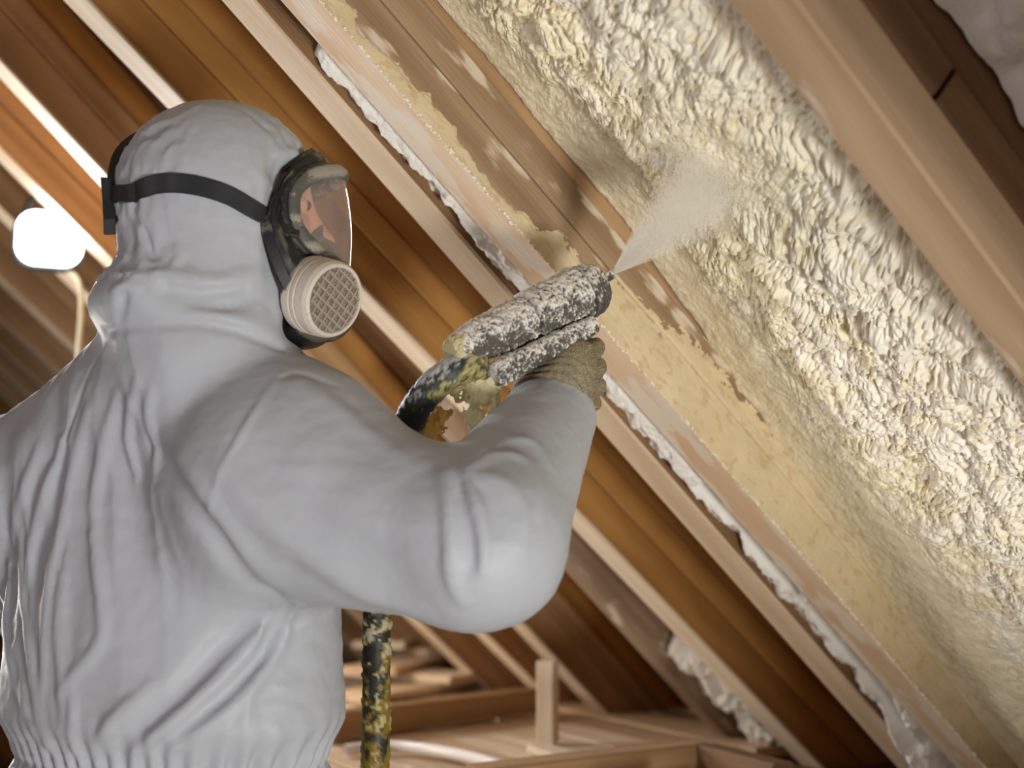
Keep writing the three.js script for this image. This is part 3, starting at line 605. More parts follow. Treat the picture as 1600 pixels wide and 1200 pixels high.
// glove on the gun: fist seen from the back of the hand, fingers curling away round the grip
const gloveTex = dataTex(512, 512, (u, v) => { const k = clamp(0.5 + 0.6 * fbm(u * 8, v * 8, 90, 4), 0, 1), s = sstep(0.34, 0.5, nz(u * 90, v * 90, 91) + 0.4 * nz(u * 30, v * 30, 92)); return [0, 1, 2].map((i) => lerp(lerp([104, 94, 68][i], [132, 120, 92][i], k), [222, 214, 192][i], s * 0.85)); }, true);
gloveTex.repeat.set(3, 3);
const gloveMat = new THREE.MeshStandardMaterial({ map: gloveTex, roughness: 0.75 });
function sphereUV(g, c, s = 8) { const p = g.attributes.position, uv = new Float32Array(p.count * 2); for (let i = 0; i < p.count; i++) { const x = p.getX(i) - c.x, y = p.getY(i) - c.y, z = p.getZ(i) - c.z; uv[i * 2] = (x + 0.6 * z) * s; uv[i * 2 + 1] = (y + 0.35 * z) * s; } g.setAttribute('uv', new THREE.BufferAttribute(uv, 2)); return g; }
{
  const Wr = at(858, 650, 1.465), K = [[908, 553, 1.462], [910, 579, 1.46], [909, 605, 1.465], [903, 630, 1.472]].map((q) => at(...q));
  const P1 = [[930, 543, 1.492], [932, 574, 1.492], [932, 603, 1.495], [926, 629, 1.498]].map((q) => at(...q));
  const P2 = [[905, 540, 1.528], [908, 574, 1.528], [908, 603, 1.528], [904, 628, 1.525]].map((q) => at(...q));
  const P3 = [[880, 548, 1.522], [884, 580, 1.518], [885, 606, 1.518], [884, 628, 1.515]].map((q) => at(...q));
  const parts = [[capsule(Wr, K[0], 0.03, 0.015), 0.015], [capsule(Wr, K[1], 0.03, 0.016), 0.012], [capsule(Wr, K[2], 0.03, 0.016), 0.012], [capsule(at(862, 650, 1.47), K[3], 0.03, 0.015), 0.012], [capsule(at(835, 610, 1.475), at(880, 575, 1.47), 0.02, 0.022), 0.03]];
  const fr = [0.0112, 0.0118, 0.0114, 0.0102];
  for (let i = 0; i < 4; i++) parts.push([capsule(K[i], P1[i], fr[i] + 0.001, fr[i]), 0.003], [capsule(P1[i], P2[i], fr[i], fr[i] * 0.95), 0.002], [capsule(P2[i], P3[i], fr[i] * 0.95, fr[i] * 0.85), 0.002]);
  parts.push([capsule(at(835, 620, 1.48), at(822, 592, 1.5), 0.017, 0.014), 0.012], [capsule(at(822, 592, 1.5), at(845, 566, 1.53), 0.013, 0.011), 0.006]);     // thumb, along the far side
  const A = J.eR.clone().sub(Wr).normalize(), cuff = capsule(Wr.clone().addScaledVector(A, -0.004), Wr.clone().addScaledVector(A, 0.06), 0.043, 0.043);
  const f = (x, y, z) => {
    let d = cuff(x, y, z); for (const [q, k] of parts) d = smin(d, q(x, y, z), k);
    const s = (x - Wr.x) * A.x + (y - Wr.y) * A.y + (z - Wr.z) * A.z;
    const rib = sstep(-0.035, -0.02, s) * Math.sin(s * 900) * 0.0008;
    return d - rib - 0.0006 * nz(x * 160, y * 160, z * 160);
  };
  mesh('glove', local(sphereUV(nets(f, at(868, 610, 1.48).addScalar(-0.12), at(868, 610, 1.48).addScalar(0.12), 0.0026), Wr)), gloveMat, person);
  // the left glove holds the hose in front of the body
  const Lw = J.wL, Lh = at(560, 872, 1.6), q = [[capsule(Lw, Lh, 0.036, 0.032), 0.02]];
  for (let i = 0; i < 4; i++) { const y = 848 + i * 17; q.push([capsule(at(556, y + 6, 1.6), at(598, y, 1.575), 0.011, 0.011), 0.01], [capsule(at(598, y, 1.575), at(612, y, 1.545), 0.011, 0.0105), 0.004], [capsule(at(612, y, 1.545), at(594, y, 1.52), 0.0105, 0.0095), 0.004]); }
  q.push([capsule(at(552, 850, 1.59), at(560, 830, 1.55), 0.013, 0.012), 0.01], [capsule(at(560, 830, 1.55), at(582, 826, 1.522), 0.012, 0.01), 0.005]);
  mesh('glove', local(sphereUV(nets((x, y, z) => { let d = 1; for (const [c, k] of q) d = smin(d, c(x, y, z), k); return d; }, at(540, 870, 1.6).addScalar(-0.16), at(540, 870, 1.58).addScalar(0.16), 0.0035), Lw)), gloveMat, person);
}
// ------------------------------------------------------------------ respirator worn over the hood
function ribbon(P, Nn, w, th) {                                        // a band of rectangular section lying on a surface
  const pos = [], idx = [], uv = []; let run = 0;
  for (let i = 0; i < P.length; i++) {
    const t = P[Math.min(i + 1, P.length - 1)].clone().sub(P[Math.max(i - 1, 0)]).normalize(), b = V().crossVectors(t, Nn[i]).normalize(), hw = typeof w === 'function' ? w(i / (P.length - 1)) : w;
    if (i) run += P[i].distanceTo(P[i - 1]);
    for (const [s, h] of [[-1, 0], [-1, 0.8], [-0.9, 1], [0.9, 1], [1, 0.8], [1, 0]]) { const q = P[i].clone().addScaledVector(b, s * hw).addScaledVector(Nn[i], h * th - 0.0012); pos.push(q.x, q.y, q.z); uv.push(run, s * hw); }
    if (i) for (let k = 0; k < 6; k++) { const a = (i - 1) * 6 + k, c = (i - 1) * 6 + ((k + 1) % 6); idx.push(a, c, a + 6, c, c + 6, a + 6); }
  }
  const e = (P.length - 1) * 6; for (let k = 1; k < 5; k++) { idx.push(0, k, k + 1); idx.push(e, e + k + 1, e + k); }
  const g = new THREE.BufferGeometry(); g.setAttribute('position', new THREE.Float32BufferAttribute(pos, 3)); g.setAttribute('uv', new THREE.Float32BufferAttribute(uv, 2)); g.setIndex(idx);
  const o = g.toNonIndexed(); o.computeVertexNormals(); return o;
}
const dustTex = (a, b, amt, seed) => { const t = dataTex(512, 512, (u, v) => { const s = sstep(0.1, 0.55, fbm(u * 7, v * 7, seed, 4) + amt + 0.35 * nz(u * 110, v * 110, seed + 1)); return [0, 1, 2].map((i) => lerp(a[i], b[i], s)); }, true); t.repeat.set(6, 6); return t; };
const rubber = new THREE.MeshStandardMaterial({ map: dustTex([22, 24, 25], [92, 88, 78], -0.12, 101), roughness: 0.55 });
const strapMat = new THREE.MeshStandardMaterial({ color: 0x1c1f23, roughness: 0.5 });
const rimMat = new THREE.MeshStandardMaterial({ map: dustTex([84, 84, 79], [150, 144, 132], 0.1, 104), roughness: 0.6 });
const visorMat = new THREE.MeshPhysicalMaterial({ color: 0xf4e8e0, transmission: 0.86, thickness: 0, roughness: 0.05, ior: 1.5, transparent: true, opacity: 1 });
const cupMat = new THREE.MeshStandardMaterial({ map: dustTex([88, 90, 86], [128, 126, 118], 0.0, 107), roughness: 0.5 });
const plastic = new THREE.MeshStandardMaterial({ map: dustTex([208, 199, 186], [172, 156, 136], -0.32, 109), roughness: 0.5 });
const gridMat = new THREE.MeshStandardMaterial({ map: dustTex([112, 98, 84], [176, 164, 150], 0.05, 111), roughness: 0.7 });
const ribMat = new THREE.MeshStandardMaterial({ map: dustTex([150, 138, 124], [186, 174, 160], 0.05, 113), roughness: 0.7 });
const resp = new THREE.Group(); resp.name = 'respirator'; person.add(resp); tag(resp, 'full-face respirator with black rubber skirt and pale round filters');
person.updateMatrixWorld(true);
{
  const UC = -0.035, LW = 0.066, LH = 0.057;
  const lensF = (r, u) => 0.146 - 15.5 * r * r - 1.6 * (u - UC) ** 2 - (u - UC) * 0.05;
  const sup = (c, e) => Math.sign(c) * Math.abs(c) ** e;
  const edge = (t, k = 1) => { const r = LW * k * sup(Math.cos(t), 0.8), u = UC + LH * k * sup(Math.sin(t), 0.85); return [r, u]; };
  // visor: rings of the outline
  const shell = (off) => {
    const pos = [], idx = [], nr = 18, nt = 96;
    for (let i = 0; i <= nr; i++) for (let j = 0; j < nt; j++) { const [r, u] = edge((j / nt) * 2 * Math.PI, i / nr), q = hp(r, u, lensF(r, u) + off); pos.push(q.x, q.y, q.z); if (i) { const a = (i - 1) * nt + j, b = (i - 1) * nt + ((j + 1) % nt); idx.push(a, a + nt, b, b, a + nt, b + nt); } }
    const g = new THREE.BufferGeometry(); g.setAttribute('position', new THREE.Float32BufferAttribute(pos, 3)); g.setIndex(idx); g.computeVertexNormals(); return g;
  };
  attach('visor', shell(0.002), visorMat, resp);
  const rimPts = []; for (let j = 0; j < 64; j++) { const [r, u] = edge((j / 64) * 2 * Math.PI, 1.02); rimPts.push(hp(r, u, lensF(r, u) - 0.002)); }
  const rimC = new THREE.CatmullRomCurve3(rimPts, true);
  const rimG = new THREE.TubeGeometry(rimC, 160, 0.0095, 12, true);
  { const p = rimG.attributes.position; for (let i = 0; i < p.count; i++) { const s = 1, x = p.getX(i), y = p.getY(i), z = p.getZ(i), k = 0.0008 * nz(x * 200, y * 200, z * 200) * s; p.setXYZ(i, x + k, y + k, z + k); } rimG.computeVertexNormals(); }
  attach('lens_frame', sphereUV(rimG, HC, 1), rimMat, resp);
  const clampPts = []; for (let j = 0; j < 64; j++) { const [r, u] = edge((j / 64) * 2 * Math.PI, 1.1); clampPts.push(hp(r, u, lensF(r / 1.08, u) - 0.012)); }
  attach('frame_band', new THREE.TubeGeometry(new THREE.CatmullRomCurve3(clampPts, true), 160, 0.0065, 10, true), rubber, resp);
  // rubber skirt from the frame back to the hood
  {
    const pos = [], uv = [], idx = [], nr = 22, nt = 96;
    for (let i = 0; i <= nr; i++) for (let j = 0; j <= nt; j++) {
      const t = (j / nt) * 2 * Math.PI, c = Math.cos(t), s = Math.sin(t), [r0, u0] = edge(t, 1.05), f0 = lensF(r0, u0) - 0.008;
      const r1 = 0.0865 * sup(c, 0.8), u1 = -0.064 + 0.112 * sup(s, 0.9), f1 = 0.042 + (s > 0 ? 0.058 : 0.046) * Math.abs(s) ** 1.4, k = i / nr;
      const bul = Math.sin(Math.PI * k) * 0.01, lowb = s < 0 ? Math.sin(Math.PI * k) * 0.018 * -s : 0;
      let q = hp(lerp(r0, r1, k) + bul * c, lerp(u0, u1, k) + bul * s * 0.6, lerp(f0, f1, k) + lowb);
      const w = 0.002 * nz(q.x * 70, q.y * 70, q.z * 70) + 0.0015 * Math.sin(k * 16); q = q.addScaledVector(HR, w * c).addScaledVector(HU, w * s);
      pos.push(q.x, q.y, q.z); uv.push(t * 0.06, k * 0.06);
      if (i && j < nt) { const a = (i - 1) * (nt + 1) + j, b = a + nt + 1; idx.push(a, a + 1, b, a + 1, b + 1, b); }
    }
    const g = new THREE.BufferGeometry(); g.setAttribute('position', new THREE.Float32BufferAttribute(pos, 3)); g.setAttribute('uv', new THREE.Float32BufferAttribute(uv, 2)); g.setIndex(idx); g.computeVertexNormals();
    attach('skirt', g, rubber, resp);
  }
  // inner cup over nose and mouth
  const c1 = ellipsoid(hp(0, -0.086, 0.085), hax, [0.038, 0.036, 0.04]), c2 = capsule(hp(0, -0.04, 0.108), hp(0, -0.085, 0.118), 0.009, 0.018);
  attach('nose_cup', sphereUV(nets((x, y, z) => smin(c1(x, y, z), c2(x, y, z), 0.03), hp(0, -0.08, 0.09).addScalar(-0.09), hp(0, -0.08, 0.09).addScalar(0.09), 0.003), HC, 1), cupMat, resp);
  // valve housing at the chin
  const v1 = ellipsoid(hp(0, -0.135, 0.118), hax, [0.04, 0.036, 0.034]), v2 = capsule(hp(-0.055, -0.128, 0.098), hp(0.055, -0.128, 0.098), 0.026, 0.026);
  attach('valve_housing', sphereUV(nets((x, y, z) => smin(v1(x, y, z), v2(x, y, z), 0.02), hp(0, -0.13, 0.1).addScalar(-0.12), hp(0, -0.13, 0.1).addScalar(0.12), 0.004), HC, 1), rubber, resp);
  attach('chin_rest', sphereUV(nets(ellipsoid(hp(0, -0.165, 0.09), hax, [0.05, 0.014, 0.032]), hp(0, -0.165, 0.09).addScalar(-0.08), hp(0, -0.165, 0.09).addScalar(0.08), 0.004), HC, 1), rubber, resp);
  // filter cartridges
  for (const s of [1, -1]) {
    const n = V().addScaledVector(HF, 0.58).addScaledVector(HR, 0.74 * s).addScaledVector(HU, -0.3).normalize(), c = hp(0.062 * s, s > 0 ? -0.131 : -0.112, 0.108);
    const prof = [[0, -0.03], [0.024, -0.03], [0.03, -0.026], [0.038, -0.024], [0.0425, -0.02], [0.0432, -0.014], [0.0432, -0.008], [0.0418, -0.0072], [0.0418, -0.0056], [0.0432, -0.005], [0.0432, 0.0], [0.0422, 0.0006], [0.0422, 0.002], [0.043, 0.0026], [0.0425, 0.014], [0.0405, 0.0195], [0.0385, 0.021], [0.0365, 0.0205], [0.0355, 0.0185], [0, 0.0185]].map(([r, y]) => new THREE.Vector2(r, y));
    const lg = new THREE.LatheGeometry(prof, 64); const q = new THREE.Quaternion().setFromUnitVectors(UPY, n), m4 = new THREE.Matrix4().compose(c, q, V(1, 1, 1));
    attach('filter_cartridge', lg.toNonIndexed().applyMatrix4(m4), plastic, resp);
    { const o = resp.children[resp.children.length - 1].geometry; o.computeVertexNormals(); }
    const bars = [];
    for (let i = -3; i <= 3; i++) { const x = i * 0.0096, L = 2 * Math.sqrt(Math.max(0, 0.0355 ** 2 - x * x)); if (L < 0.012) continue; const a = new THREE.BoxGeometry(0.0022, 0.0028, L); a.translate(x, 0.0194, 0); const b = new THREE.BoxGeometry(L, 0.0028, 0.0022); b.translate(0, 0.0196, x); bars.push(a, b); }
    const disc = new THREE.CylinderGeometry(0.0355, 0.0355, 0.001, 48); disc.translate(0, 0.0184, 0);
    const rot = new THREE.Matrix4().makeRotationY(0.5);
    attach('filter_face', disc.applyMatrix4(m4), gridMat, resp);
    attach('filter_grid', mergeGeometries(bars).applyMatrix4(rot).applyMatrix4(m4), ribMat, resp);
  }
  // straps
  const onSuit = (px) => { const P = [], Q = []; for (const [x, y] of px) { const p = hit(suit, x, y); if (p) { P.push(p.addScaledVector(normalOf(suitBase, p), 0.0006)); } } const c = new THREE.CatmullRomCurve3(P), pts = c.getPoints(60); return [pts, pts.map((p) => normalOf(suitBase, p))]; };
  const onHood = (list) => { const P = list.map(([r, u, f]) => { const dir = V().addScaledVector(HR, r).addScaledVector(HU, u).addScaledVector(HF, f).normalize(); let t = 0.22; for (let i = 0; i < 80; i++) { const p = HC.clone().addScaledVector(dir, t), d = suit(p.x, p.y, p.z) - 0.0008; if (d < 0.0004) break; t -= d * 0.7; } return HC.clone().addScaledVector(dir, t); }); const pts = new THREE.CatmullRomCurve3(P).getPoints(60); return [pts, pts.map((p) => normalOf(suitBase, p))]; };
  let [P, Q] = onSuit([[428, 344], [412, 337], [390, 324], [360, 307], [330, 296], [300, 289], [270, 286], [245, 288], [225, 294], [210, 302]]);
  attach('strap', ribbon(P, Q, (t) => 0.0098 + 0.001 * t, 0.0035), strapMat, resp);
  [P, Q] = onHood([[0.062, -0.022, -0.084], [0.05, -0.021, -0.09], [0.025, -0.015, -0.1], [0, -0.012, -0.1], [-0.05, 0.0, -0.08], [-0.09, 0.005, -0.03], [-0.09, -0.01, 0.03], [-0.075, -0.02, 0.06]]);
  attach('strap', ribbon(P, Q, 0.0098, 0.0035), strapMat, resp);
  [P, Q] = onHood([[0, -0.012, -0.1], [-0.012, 0.03, -0.095], [-0.03, 0.06, -0.08], [-0.05, 0.09, -0.03], [-0.05, 0.09, 0.03], [-0.05, 0.07, 0.075]]);
  attach('strap', ribbon(P, Q.map((q) => q), 0.0095, 0.011), strapMat, resp);
  [P, Q] = onHood([[0.004, -0.042, -0.1], [0, -0.02, -0.1], [0, 0.002, -0.1]]);
  attach('back_pad', ribbon(P, Q, 0.021, 0.013), strapMat, resp);
  // buckle and its lug, and the lower strap along the skirt
  const bk = hit(suitBase, 427, 345), bn = normalOf(suitBase, bk), bg = new RoundedBoxGeometry(0.03, 0.034, 0.01, 3, 0.003), bx = V().addScaledVector(HF, 1).addScaledVector(HU, -0.25);
  const bo = new THREE.Object3D(); orient(bo, bx, V().crossVectors(bn, bx)); bo.position.copy(bk).addScaledVector(bn, 0.002).addScaledVector(bx, 0.004); bo.updateMatrix();
  attach('buckle', bg.applyMatrix4(bo.matrix), rubber, resp);
  const lug = new RoundedBoxGeometry(0.026, 0.026, 0.006, 3, 0.003), lo = new THREE.Object3D(); orient(lo, bx, V().crossVectors(bn, bx)); lo.position.copy(bo.position).addScaledVector(bx, 0.014).addScaledVector(bn, -0.003); lo.updateMatrix();
  attach('strap_lug', lug.applyMatrix4(lo.matrix), rubber, resp);
  const low = [[0.087, -0.05, 0.042], [0.09, -0.08, 0.05], [0.085, -0.11, 0.062], [0.07, -0.14, 0.08]].map((q) => hp(...q)), lc = new THREE.CatmullRomCurve3(low).getPoints(20);
  attach('strap', ribbon(lc, lc.map(() => HR.clone().addScaledVector(HF, -0.2).normalize()), 0.006, 0.003), rubber, resp);
}

// ------------------------------------------------------------------ spray gun, hose and mist
const GA = at(703, 552, 1.405), GB = at(934, 447, 1.515);
const crustMat = new THREE.MeshStandardMaterial({ vertexColors: true, roughness: 0.72 });
const crustCol = (m, y) => { const c = y > 0 ? [lerp(0.62, 0.6, y), lerp(0.57, 0.5, y), lerp(0.48, 0.14, y)] : [0.74, 0.7, 0.63]; const k = [0.075, 0.07, 0.058]; return k.map((b, i) => lerp(b, c[i], m)); };
function sweep(curve, rad, nl, na, crust) {                             // a round bar with a crust: crust(t, angle, point, outward) -> [height, colour]
  const pos = [], col = [], idx = [], fr = curve.computeFrenetFrames ? curve.computeFrenetFrames(nl, false) : null, c = V();
  for (let i = 0; i <= nl; i++) {
    const t = i / nl, p = curve.getPointAt(t), n = fr.normals[i], b = fr.binormals[i];
    for (let j = 0; j <= na; j++) {
      const a = ((j % na) / na) * 2 * Math.PI, o = V().addScaledVector(n, Math.cos(a)).addScaledVector(b, Math.sin(a)), q = p.clone().addScaledVector(o, rad(t)), [h, k] = crust(t, a, q, o);
      q.addScaledVector(o, h); pos.push(q.x, q.y, q.z); col.push(...k);
      if (i && j < na) { const e = (i - 1) * (na + 1) + j, f = e + na + 1; idx.push(e, e + 1, f, e + 1, f + 1, f); }
    }
  }
  for (const [i, s] of [[0, 1], [nl, -1]]) { const p = curve.getPointAt(i / nl), k = pos.length / 3; pos.push(p.x, p.y, p.z); col.push(...col.slice(i * (na + 1) * 3, i * (na + 1) * 3 + 3)); for (let j = 0; j < na; j++) { const a = i * (na + 1) + j; s > 0 ? idx.push(k, a + 1, a) : idx.push(k, a, a + 1); } }
  const g = new THREE.BufferGeometry(); g.setAttribute('position', new THREE.Float32BufferAttribute(pos, 3)); g.setAttribute('color', new THREE.Float32BufferAttribute(col, 3)); g.setIndex(idx); g.computeVertexNormals();
  return g;
}
const profile = (P) => (t) => { let i = 1; while (i < P.length - 1 && t > P[i][0]) i++; return lerp(P[i - 1][1], P[i][1], clamp((t - P[i - 1][0]) / (P[i][0] - P[i - 1][0]), 0, 1)); };
const gun = thing('spray_gun', 'foam-crusted spray gun with fat tapered barrel held by the worker', 'spray gun', GA);
{
  const ax = GB.clone().sub(GA).normalize();
  const lumpy = (bias, amp, seed) => (t, a, q, o) => {
    const n1 = fbm(q.x * 42, q.y * 42, q.z * 42 + seed, 3), n2 = nz(q.x * 190, q.y * 190, q.z * 190), n3 = nz(q.x * 420, q.y * 420, q.z * 420);
    const up = 0.6 * o.y - 0.3 * o.x, m = sstep(-0.5, 0.4, n1 * 0.55 + n2 * 0.7 + n3 * 0.75 + up + bias);
    return [amp * (0.0014 * m + 0.0022 * n1 + 0.0012 * n2 + 0.0006 * n3), crustCol(clamp(m * (0.8 + 0.5 * n3 + 0.4 * n2), 0, 1), 0)];
  };
  const R = profile([[0, 0.012], [0.02, 0.0165], [0.1, 0.019], [0.12, 0.0215], [0.3, 0.0245], [0.485, 0.0275], [0.492, 0.0235], [0.505, 0.0235], [0.515, 0.0288], [0.7, 0.0318], [0.845, 0.0335], [0.853, 0.029], [0.866, 0.029], [0.874, 0.0325], [0.91, 0.032], [0.914, 0.0295], [0.925, 0.0295], [0.93, 0.0315], [0.955, 0.0308], [0.96, 0.0285], [0.967, 0.0285], [0.972, 0.0295], [0.995, 0.026], [1, 0.02]]);
  const body = lumpy(0.12, 1, 1), head = lumpy(-0.16, 0.6, 4);
  attach('barrel', sweep(new THREE.LineCurve3(GA, GB), R, 420, 150, (t, a, q, o) => {
    const k = sstep(0.83, 0.88, t), A = body(t, a, q, o), B = head(t, a, q, o), groove = Math.max(Math.exp(-(((t - 0.498) / 0.008) ** 2)) * 0.9, Math.exp(-(((t - 0.86) / 0.008) ** 2)));
    const yl = sstep(0.09, 0.0, t + 0.05 * nz(q.x * 60, q.y * 60, q.z * 60)), c = A[1].map((x, i) => lerp(x, B[1][i], k) * (1 - 0.8 * groove));
    return [lerp(A[0], B[0], k) * (1 - groove), yl > 0.5 ? crustCol(0.9, 0.55) : c];
  }), crustMat, gun);
  const nz0 = GB.clone().addScaledVector(ax, -0.002).add(V(0.004, 0.008, 0));
  const tip = at(957, 428, 1.525), nc = new THREE.LineCurve3(nz0, tip);
  attach('nozzle', sweep(nc, profile([[0, 0.008], [0.3, 0.008], [0.32, 0.0055], [0.6, 0.0055], [0.62, 0.0065], [0.85, 0.006], [1, 0.0025]]), 40, 28, lumpy(-0.3, 0.25, 7)), crustMat, gun);
  const ta = at(770, 588, 1.415), tb = at(929, 507, 1.478);
  attach('air_tube', sweep(new THREE.LineCurve3(ta, tb), profile([[0, 0.011], [0.02, 0.0135], [0.45, 0.0135], [0.46, 0.0118], [0.48, 0.0118], [0.49, 0.0132], [0.68, 0.0128], [0.69, 0.0108], [0.72, 0.0108], [0.73, 0.0118], [0.85, 0.0115], [0.86, 0.01], [0.875, 0.01], [0.885, 0.0112], [0.99, 0.0105], [1, 0.008]]), 240, 80, lumpy(0.02, 0.75, 11)), crustMat, gun);
  const ga = at(872, 520, 1.5), gb = at(884, 650, 1.512);
  attach('grip', sweep(new THREE.LineCurve3(ga, gb), profile([[0, 0.014], [0.1, 0.016], [0.9, 0.015], [1, 0.011]]), 60, 32, lumpy(-0.3, 0.4, 15)), crustMat, gun);
  // bracket between barrel and air tube
  const br = new RoundedBoxGeometry(0.1, 0.03, 0.012, 2, 0.004), bo = new THREE.Object3D(); orient(bo, ax, UPY); bo.position.copy(at(850, 532, 1.475)); bo.updateMatrix();
  attach('bracket', br.applyMatrix4(bo.matrix), new THREE.MeshStandardMaterial({ color: 0x24231f, roughness: 0.7 }), gun);
}
const dripMat = new THREE.MeshPhysicalMaterial({ color: new THREE.Color(0.85, 0.79, 0.52), roughness: 0.8, transmission: 0.35, thickness: 0 });
const amberDrip = new THREE.MeshPhysicalMaterial({ color: new THREE.Color(0.78, 0.58, 0.22), roughness: 0.8, transmission: 0.45, thickness: 0 });
function lumpGeo(list, k, n1, n2, cell) {                                // ragged foam round a list of pixel capsules [x, y, depth, radius] pairs
  const caps = list.map(([a, b]) => capsule(at(a[0], a[1], a[2]), at(b[0], b[1], b[2]), a[3], b[3])), box = new THREE.Box3();
  for (const [a, b] of list) { for (const q of [a, b]) { const p = at(q[0], q[1], q[2]); box.expandByPoint(p.clone().addScalar(q[3] + 0.012)); box.expandByPoint(p.clone().addScalar(-q[3] - 0.012)); } }
  return nets((x, y, z) => { let d = 1; for (const c of caps) d = smin(d, c(x, y, z), k); return d - n1 * fbm(x * 55, y * 55, z * 55, 3) - n2 * nz(x * 240, y * 240, z * 240); }, box.min, box.max, cell);
}
attach('foam_drip', lumpGeo([[[748, 598, 1.43, 0.012], [785, 600, 1.43, 0.009]], [[735, 622, 1.43, 0.009], [770, 622, 1.43, 0.008]], [[728, 640, 1.43, 0.006], [752, 644, 1.43, 0.006]], [[740, 645, 1.43, 0.006], [748, 664, 1.43, 0.004]], [[712, 618, 1.43, 0.004], [748, 670, 1.43, 0.004]]], 0.007, 0.009, 0.0034, 0.0019), dripMat, gun);
tag(gun.children[gun.children.length - 1], 'pale yellow ragged foam hanging under the gun');

const hose = thing('spray_hose', 'dark hose spattered with yellow foam, curving from the gun down past the worker', 'hose', at(585, 1200, 1.5).setY(0));
{
  const path = new THREE.CatmullRomCurve3([[748, 570, 1.425], [722, 574, 1.41], [695, 588, 1.405], [664, 618, 1.405], [642, 655, 1.41], [626, 700, 1.43], [610, 770, 1.5], [598, 850, 1.545], [591, 920, 1.545], [589, 985, 1.54], [588, 1090, 1.53], [586, 1200, 1.52], [583, 1350, 1.51], [575, 1900, 1.5]].map((q) => at(...q)), false, 'centripetal');
  const L = path.getLength();
  const end = path.getPointAt(1); const fl = [end, V(end.x + 0.02, 0.12, end.z), V(end.x + 0.12, 0.03, end.z + 0.05), V(end.x + 0.6, 0.018, end.z + 0.5)];
  const all = new THREE.CatmullRomCurve3([...path.getPoints(40), ...fl.slice(1)], false, 'centripetal');
  const low = at(586, 985, 1.54).y, lowEnd = at(586, 1190, 1.52).y;
  const g = sweep(all, () => 0.0162, 900, 48, (t, a, q, o) => {
    const n1 = fbm(q.x * 55, q.y * 55, q.z * 55 + 3, 3), n2 = nz(q.x * 170, q.y * 170, q.z * 170 + 9), n3 = nz(q.x * 500, q.y * 500, q.z * 500);
    const upper = q.y > low + 0.08, s = clamp((low - q.y) / (low - lowEnd), 0, 1);
    if (upper) {                                                        // frost of fine foam on the top, yellow by the gun
      const near = sstep(0.045, 0.02, t), m = sstep(0.15, 0.5, n1 * 0.5 + n2 * 0.5 + n3 * 0.5 + 0.5 * o.y - 0.35 * o.x - 0.1 + 0.35 * near), yl = sstep(0, 0.5, 0.6 * o.x - 0.3 * o.y + 0.9 * n1 + 0.7 * near - 0.62);
      const base = [0.022, 0.03, 0.028];
      let c = base.map((b, i) => lerp(b, [0.42, 0.43, 0.4][i], m)); const y = sstep(0.2, 0.5, yl + 0.5 * n2); c = c.map((b, i) => lerp(b, [0.4, 0.34, 0.12][i], y * clamp(0.6 + 1.2 * n3 + 0.8 * n2, 0, 1)));
      return [0.0012 * m + 0.0016 * y + 0.0008 * n2 * (m + y), c];
    }
    const m = sstep(0.16, 0.34, n1 * 0.55 + n2 * 0.8), sp = sstep(-0.05, 0.35, n1 + n3 * 0.4 + s * 0.75 - 0.42 + 0.5 * Math.abs(o.x));
    let c = [0.018, 0.017, 0.012]; c = c.map((b, i) => lerp(b, [0.2, 0.14, 0.015][i], sp)); c = c.map((b, i) => lerp(b, lerp([0.4, 0.37, 0.25][i], [0.42, 0.33, 0.09][i], s), m));
    return [0.0018 * m + 0.0006 * sp + 0.0006 * n3, c];
  });
  attach('hose_tube', g, new THREE.MeshStandardMaterial({ vertexColors: true, roughness: 0.55 }), hose);
  attach('foam_drip', lumpGeo([[[688, 645, 1.425, 0.007], [662, 690, 1.43, 0.011]], [[668, 668, 1.43, 0.01], [648, 715, 1.44, 0.011]], [[706, 640, 1.43, 0.003], [690, 662, 1.43, 0.004]]], 0.009, 0.009, 0.004, 0.002), amberDrip, hose);
  attach('foam_lump', lumpGeo([[[742, 690, 1.47, 0.01], [712, 722, 1.47, 0.016]], [[715, 720, 1.47, 0.016], [700, 745, 1.47, 0.016]]], 0.01, 0.006, 0.002, 0.0025), new THREE.MeshStandardMaterial({ color: 0xf2efe4, roughness: 0.8 }), hose);
}
{ // mist: droplets fanning out from the nozzle to the foam
  const tip = at(958, 427, 1.526), aim = rp(SPRAY_HIT.d, SPRAY_HIT.g, 0.05), dir = aim.clone().sub(tip), L = dir.length(); dir.normalize();
  const s1 = V().crossVectors(dir, UPY).normalize(), s2 = V().crossVectors(dir, s1);
  const n = 150000, drop = new THREE.OctahedronGeometry(1, 0), im = new THREE.InstancedMesh(drop, new THREE.MeshPhysicalMaterial({ color: 0xfffdf8, roughness: 1, transmission: 0.6, thickness: 0 }), n), m = new THREE.Matrix4();
  const gauss = () => Math.sqrt(-2 * Math.log(1 - rnd() * 0.999)) * Math.cos(2 * Math.PI * rnd());
  for (let i = 0; i < n; i++) {
    const t = Math.pow(rnd(), 0.85) * 1.04, r = L * t * 0.145 + 0.0008, a = gauss() * r, b = gauss() * r, lim = Math.hypot(a, b) > 2.1 * r ? 0.4 : 1;
    const p = tip.clone().addScaledVector(dir, t * L).addScaledVector(s1, a * lim).addScaledVector(s2, b * lim), q = 0.0002 + 0.00018 * rnd();
    m.makeScale(q, q, q).setPosition(p); im.setMatrixAt(i, m);
  }
  im.name = numbered('spray_mist'); im.castShadow = true; im.receiveShadow = true; scene.add(im);
  tag(im, 'white mist of foam fanning from the gun nozzle to the roof', 'spray mist', null, 'stuff');
}
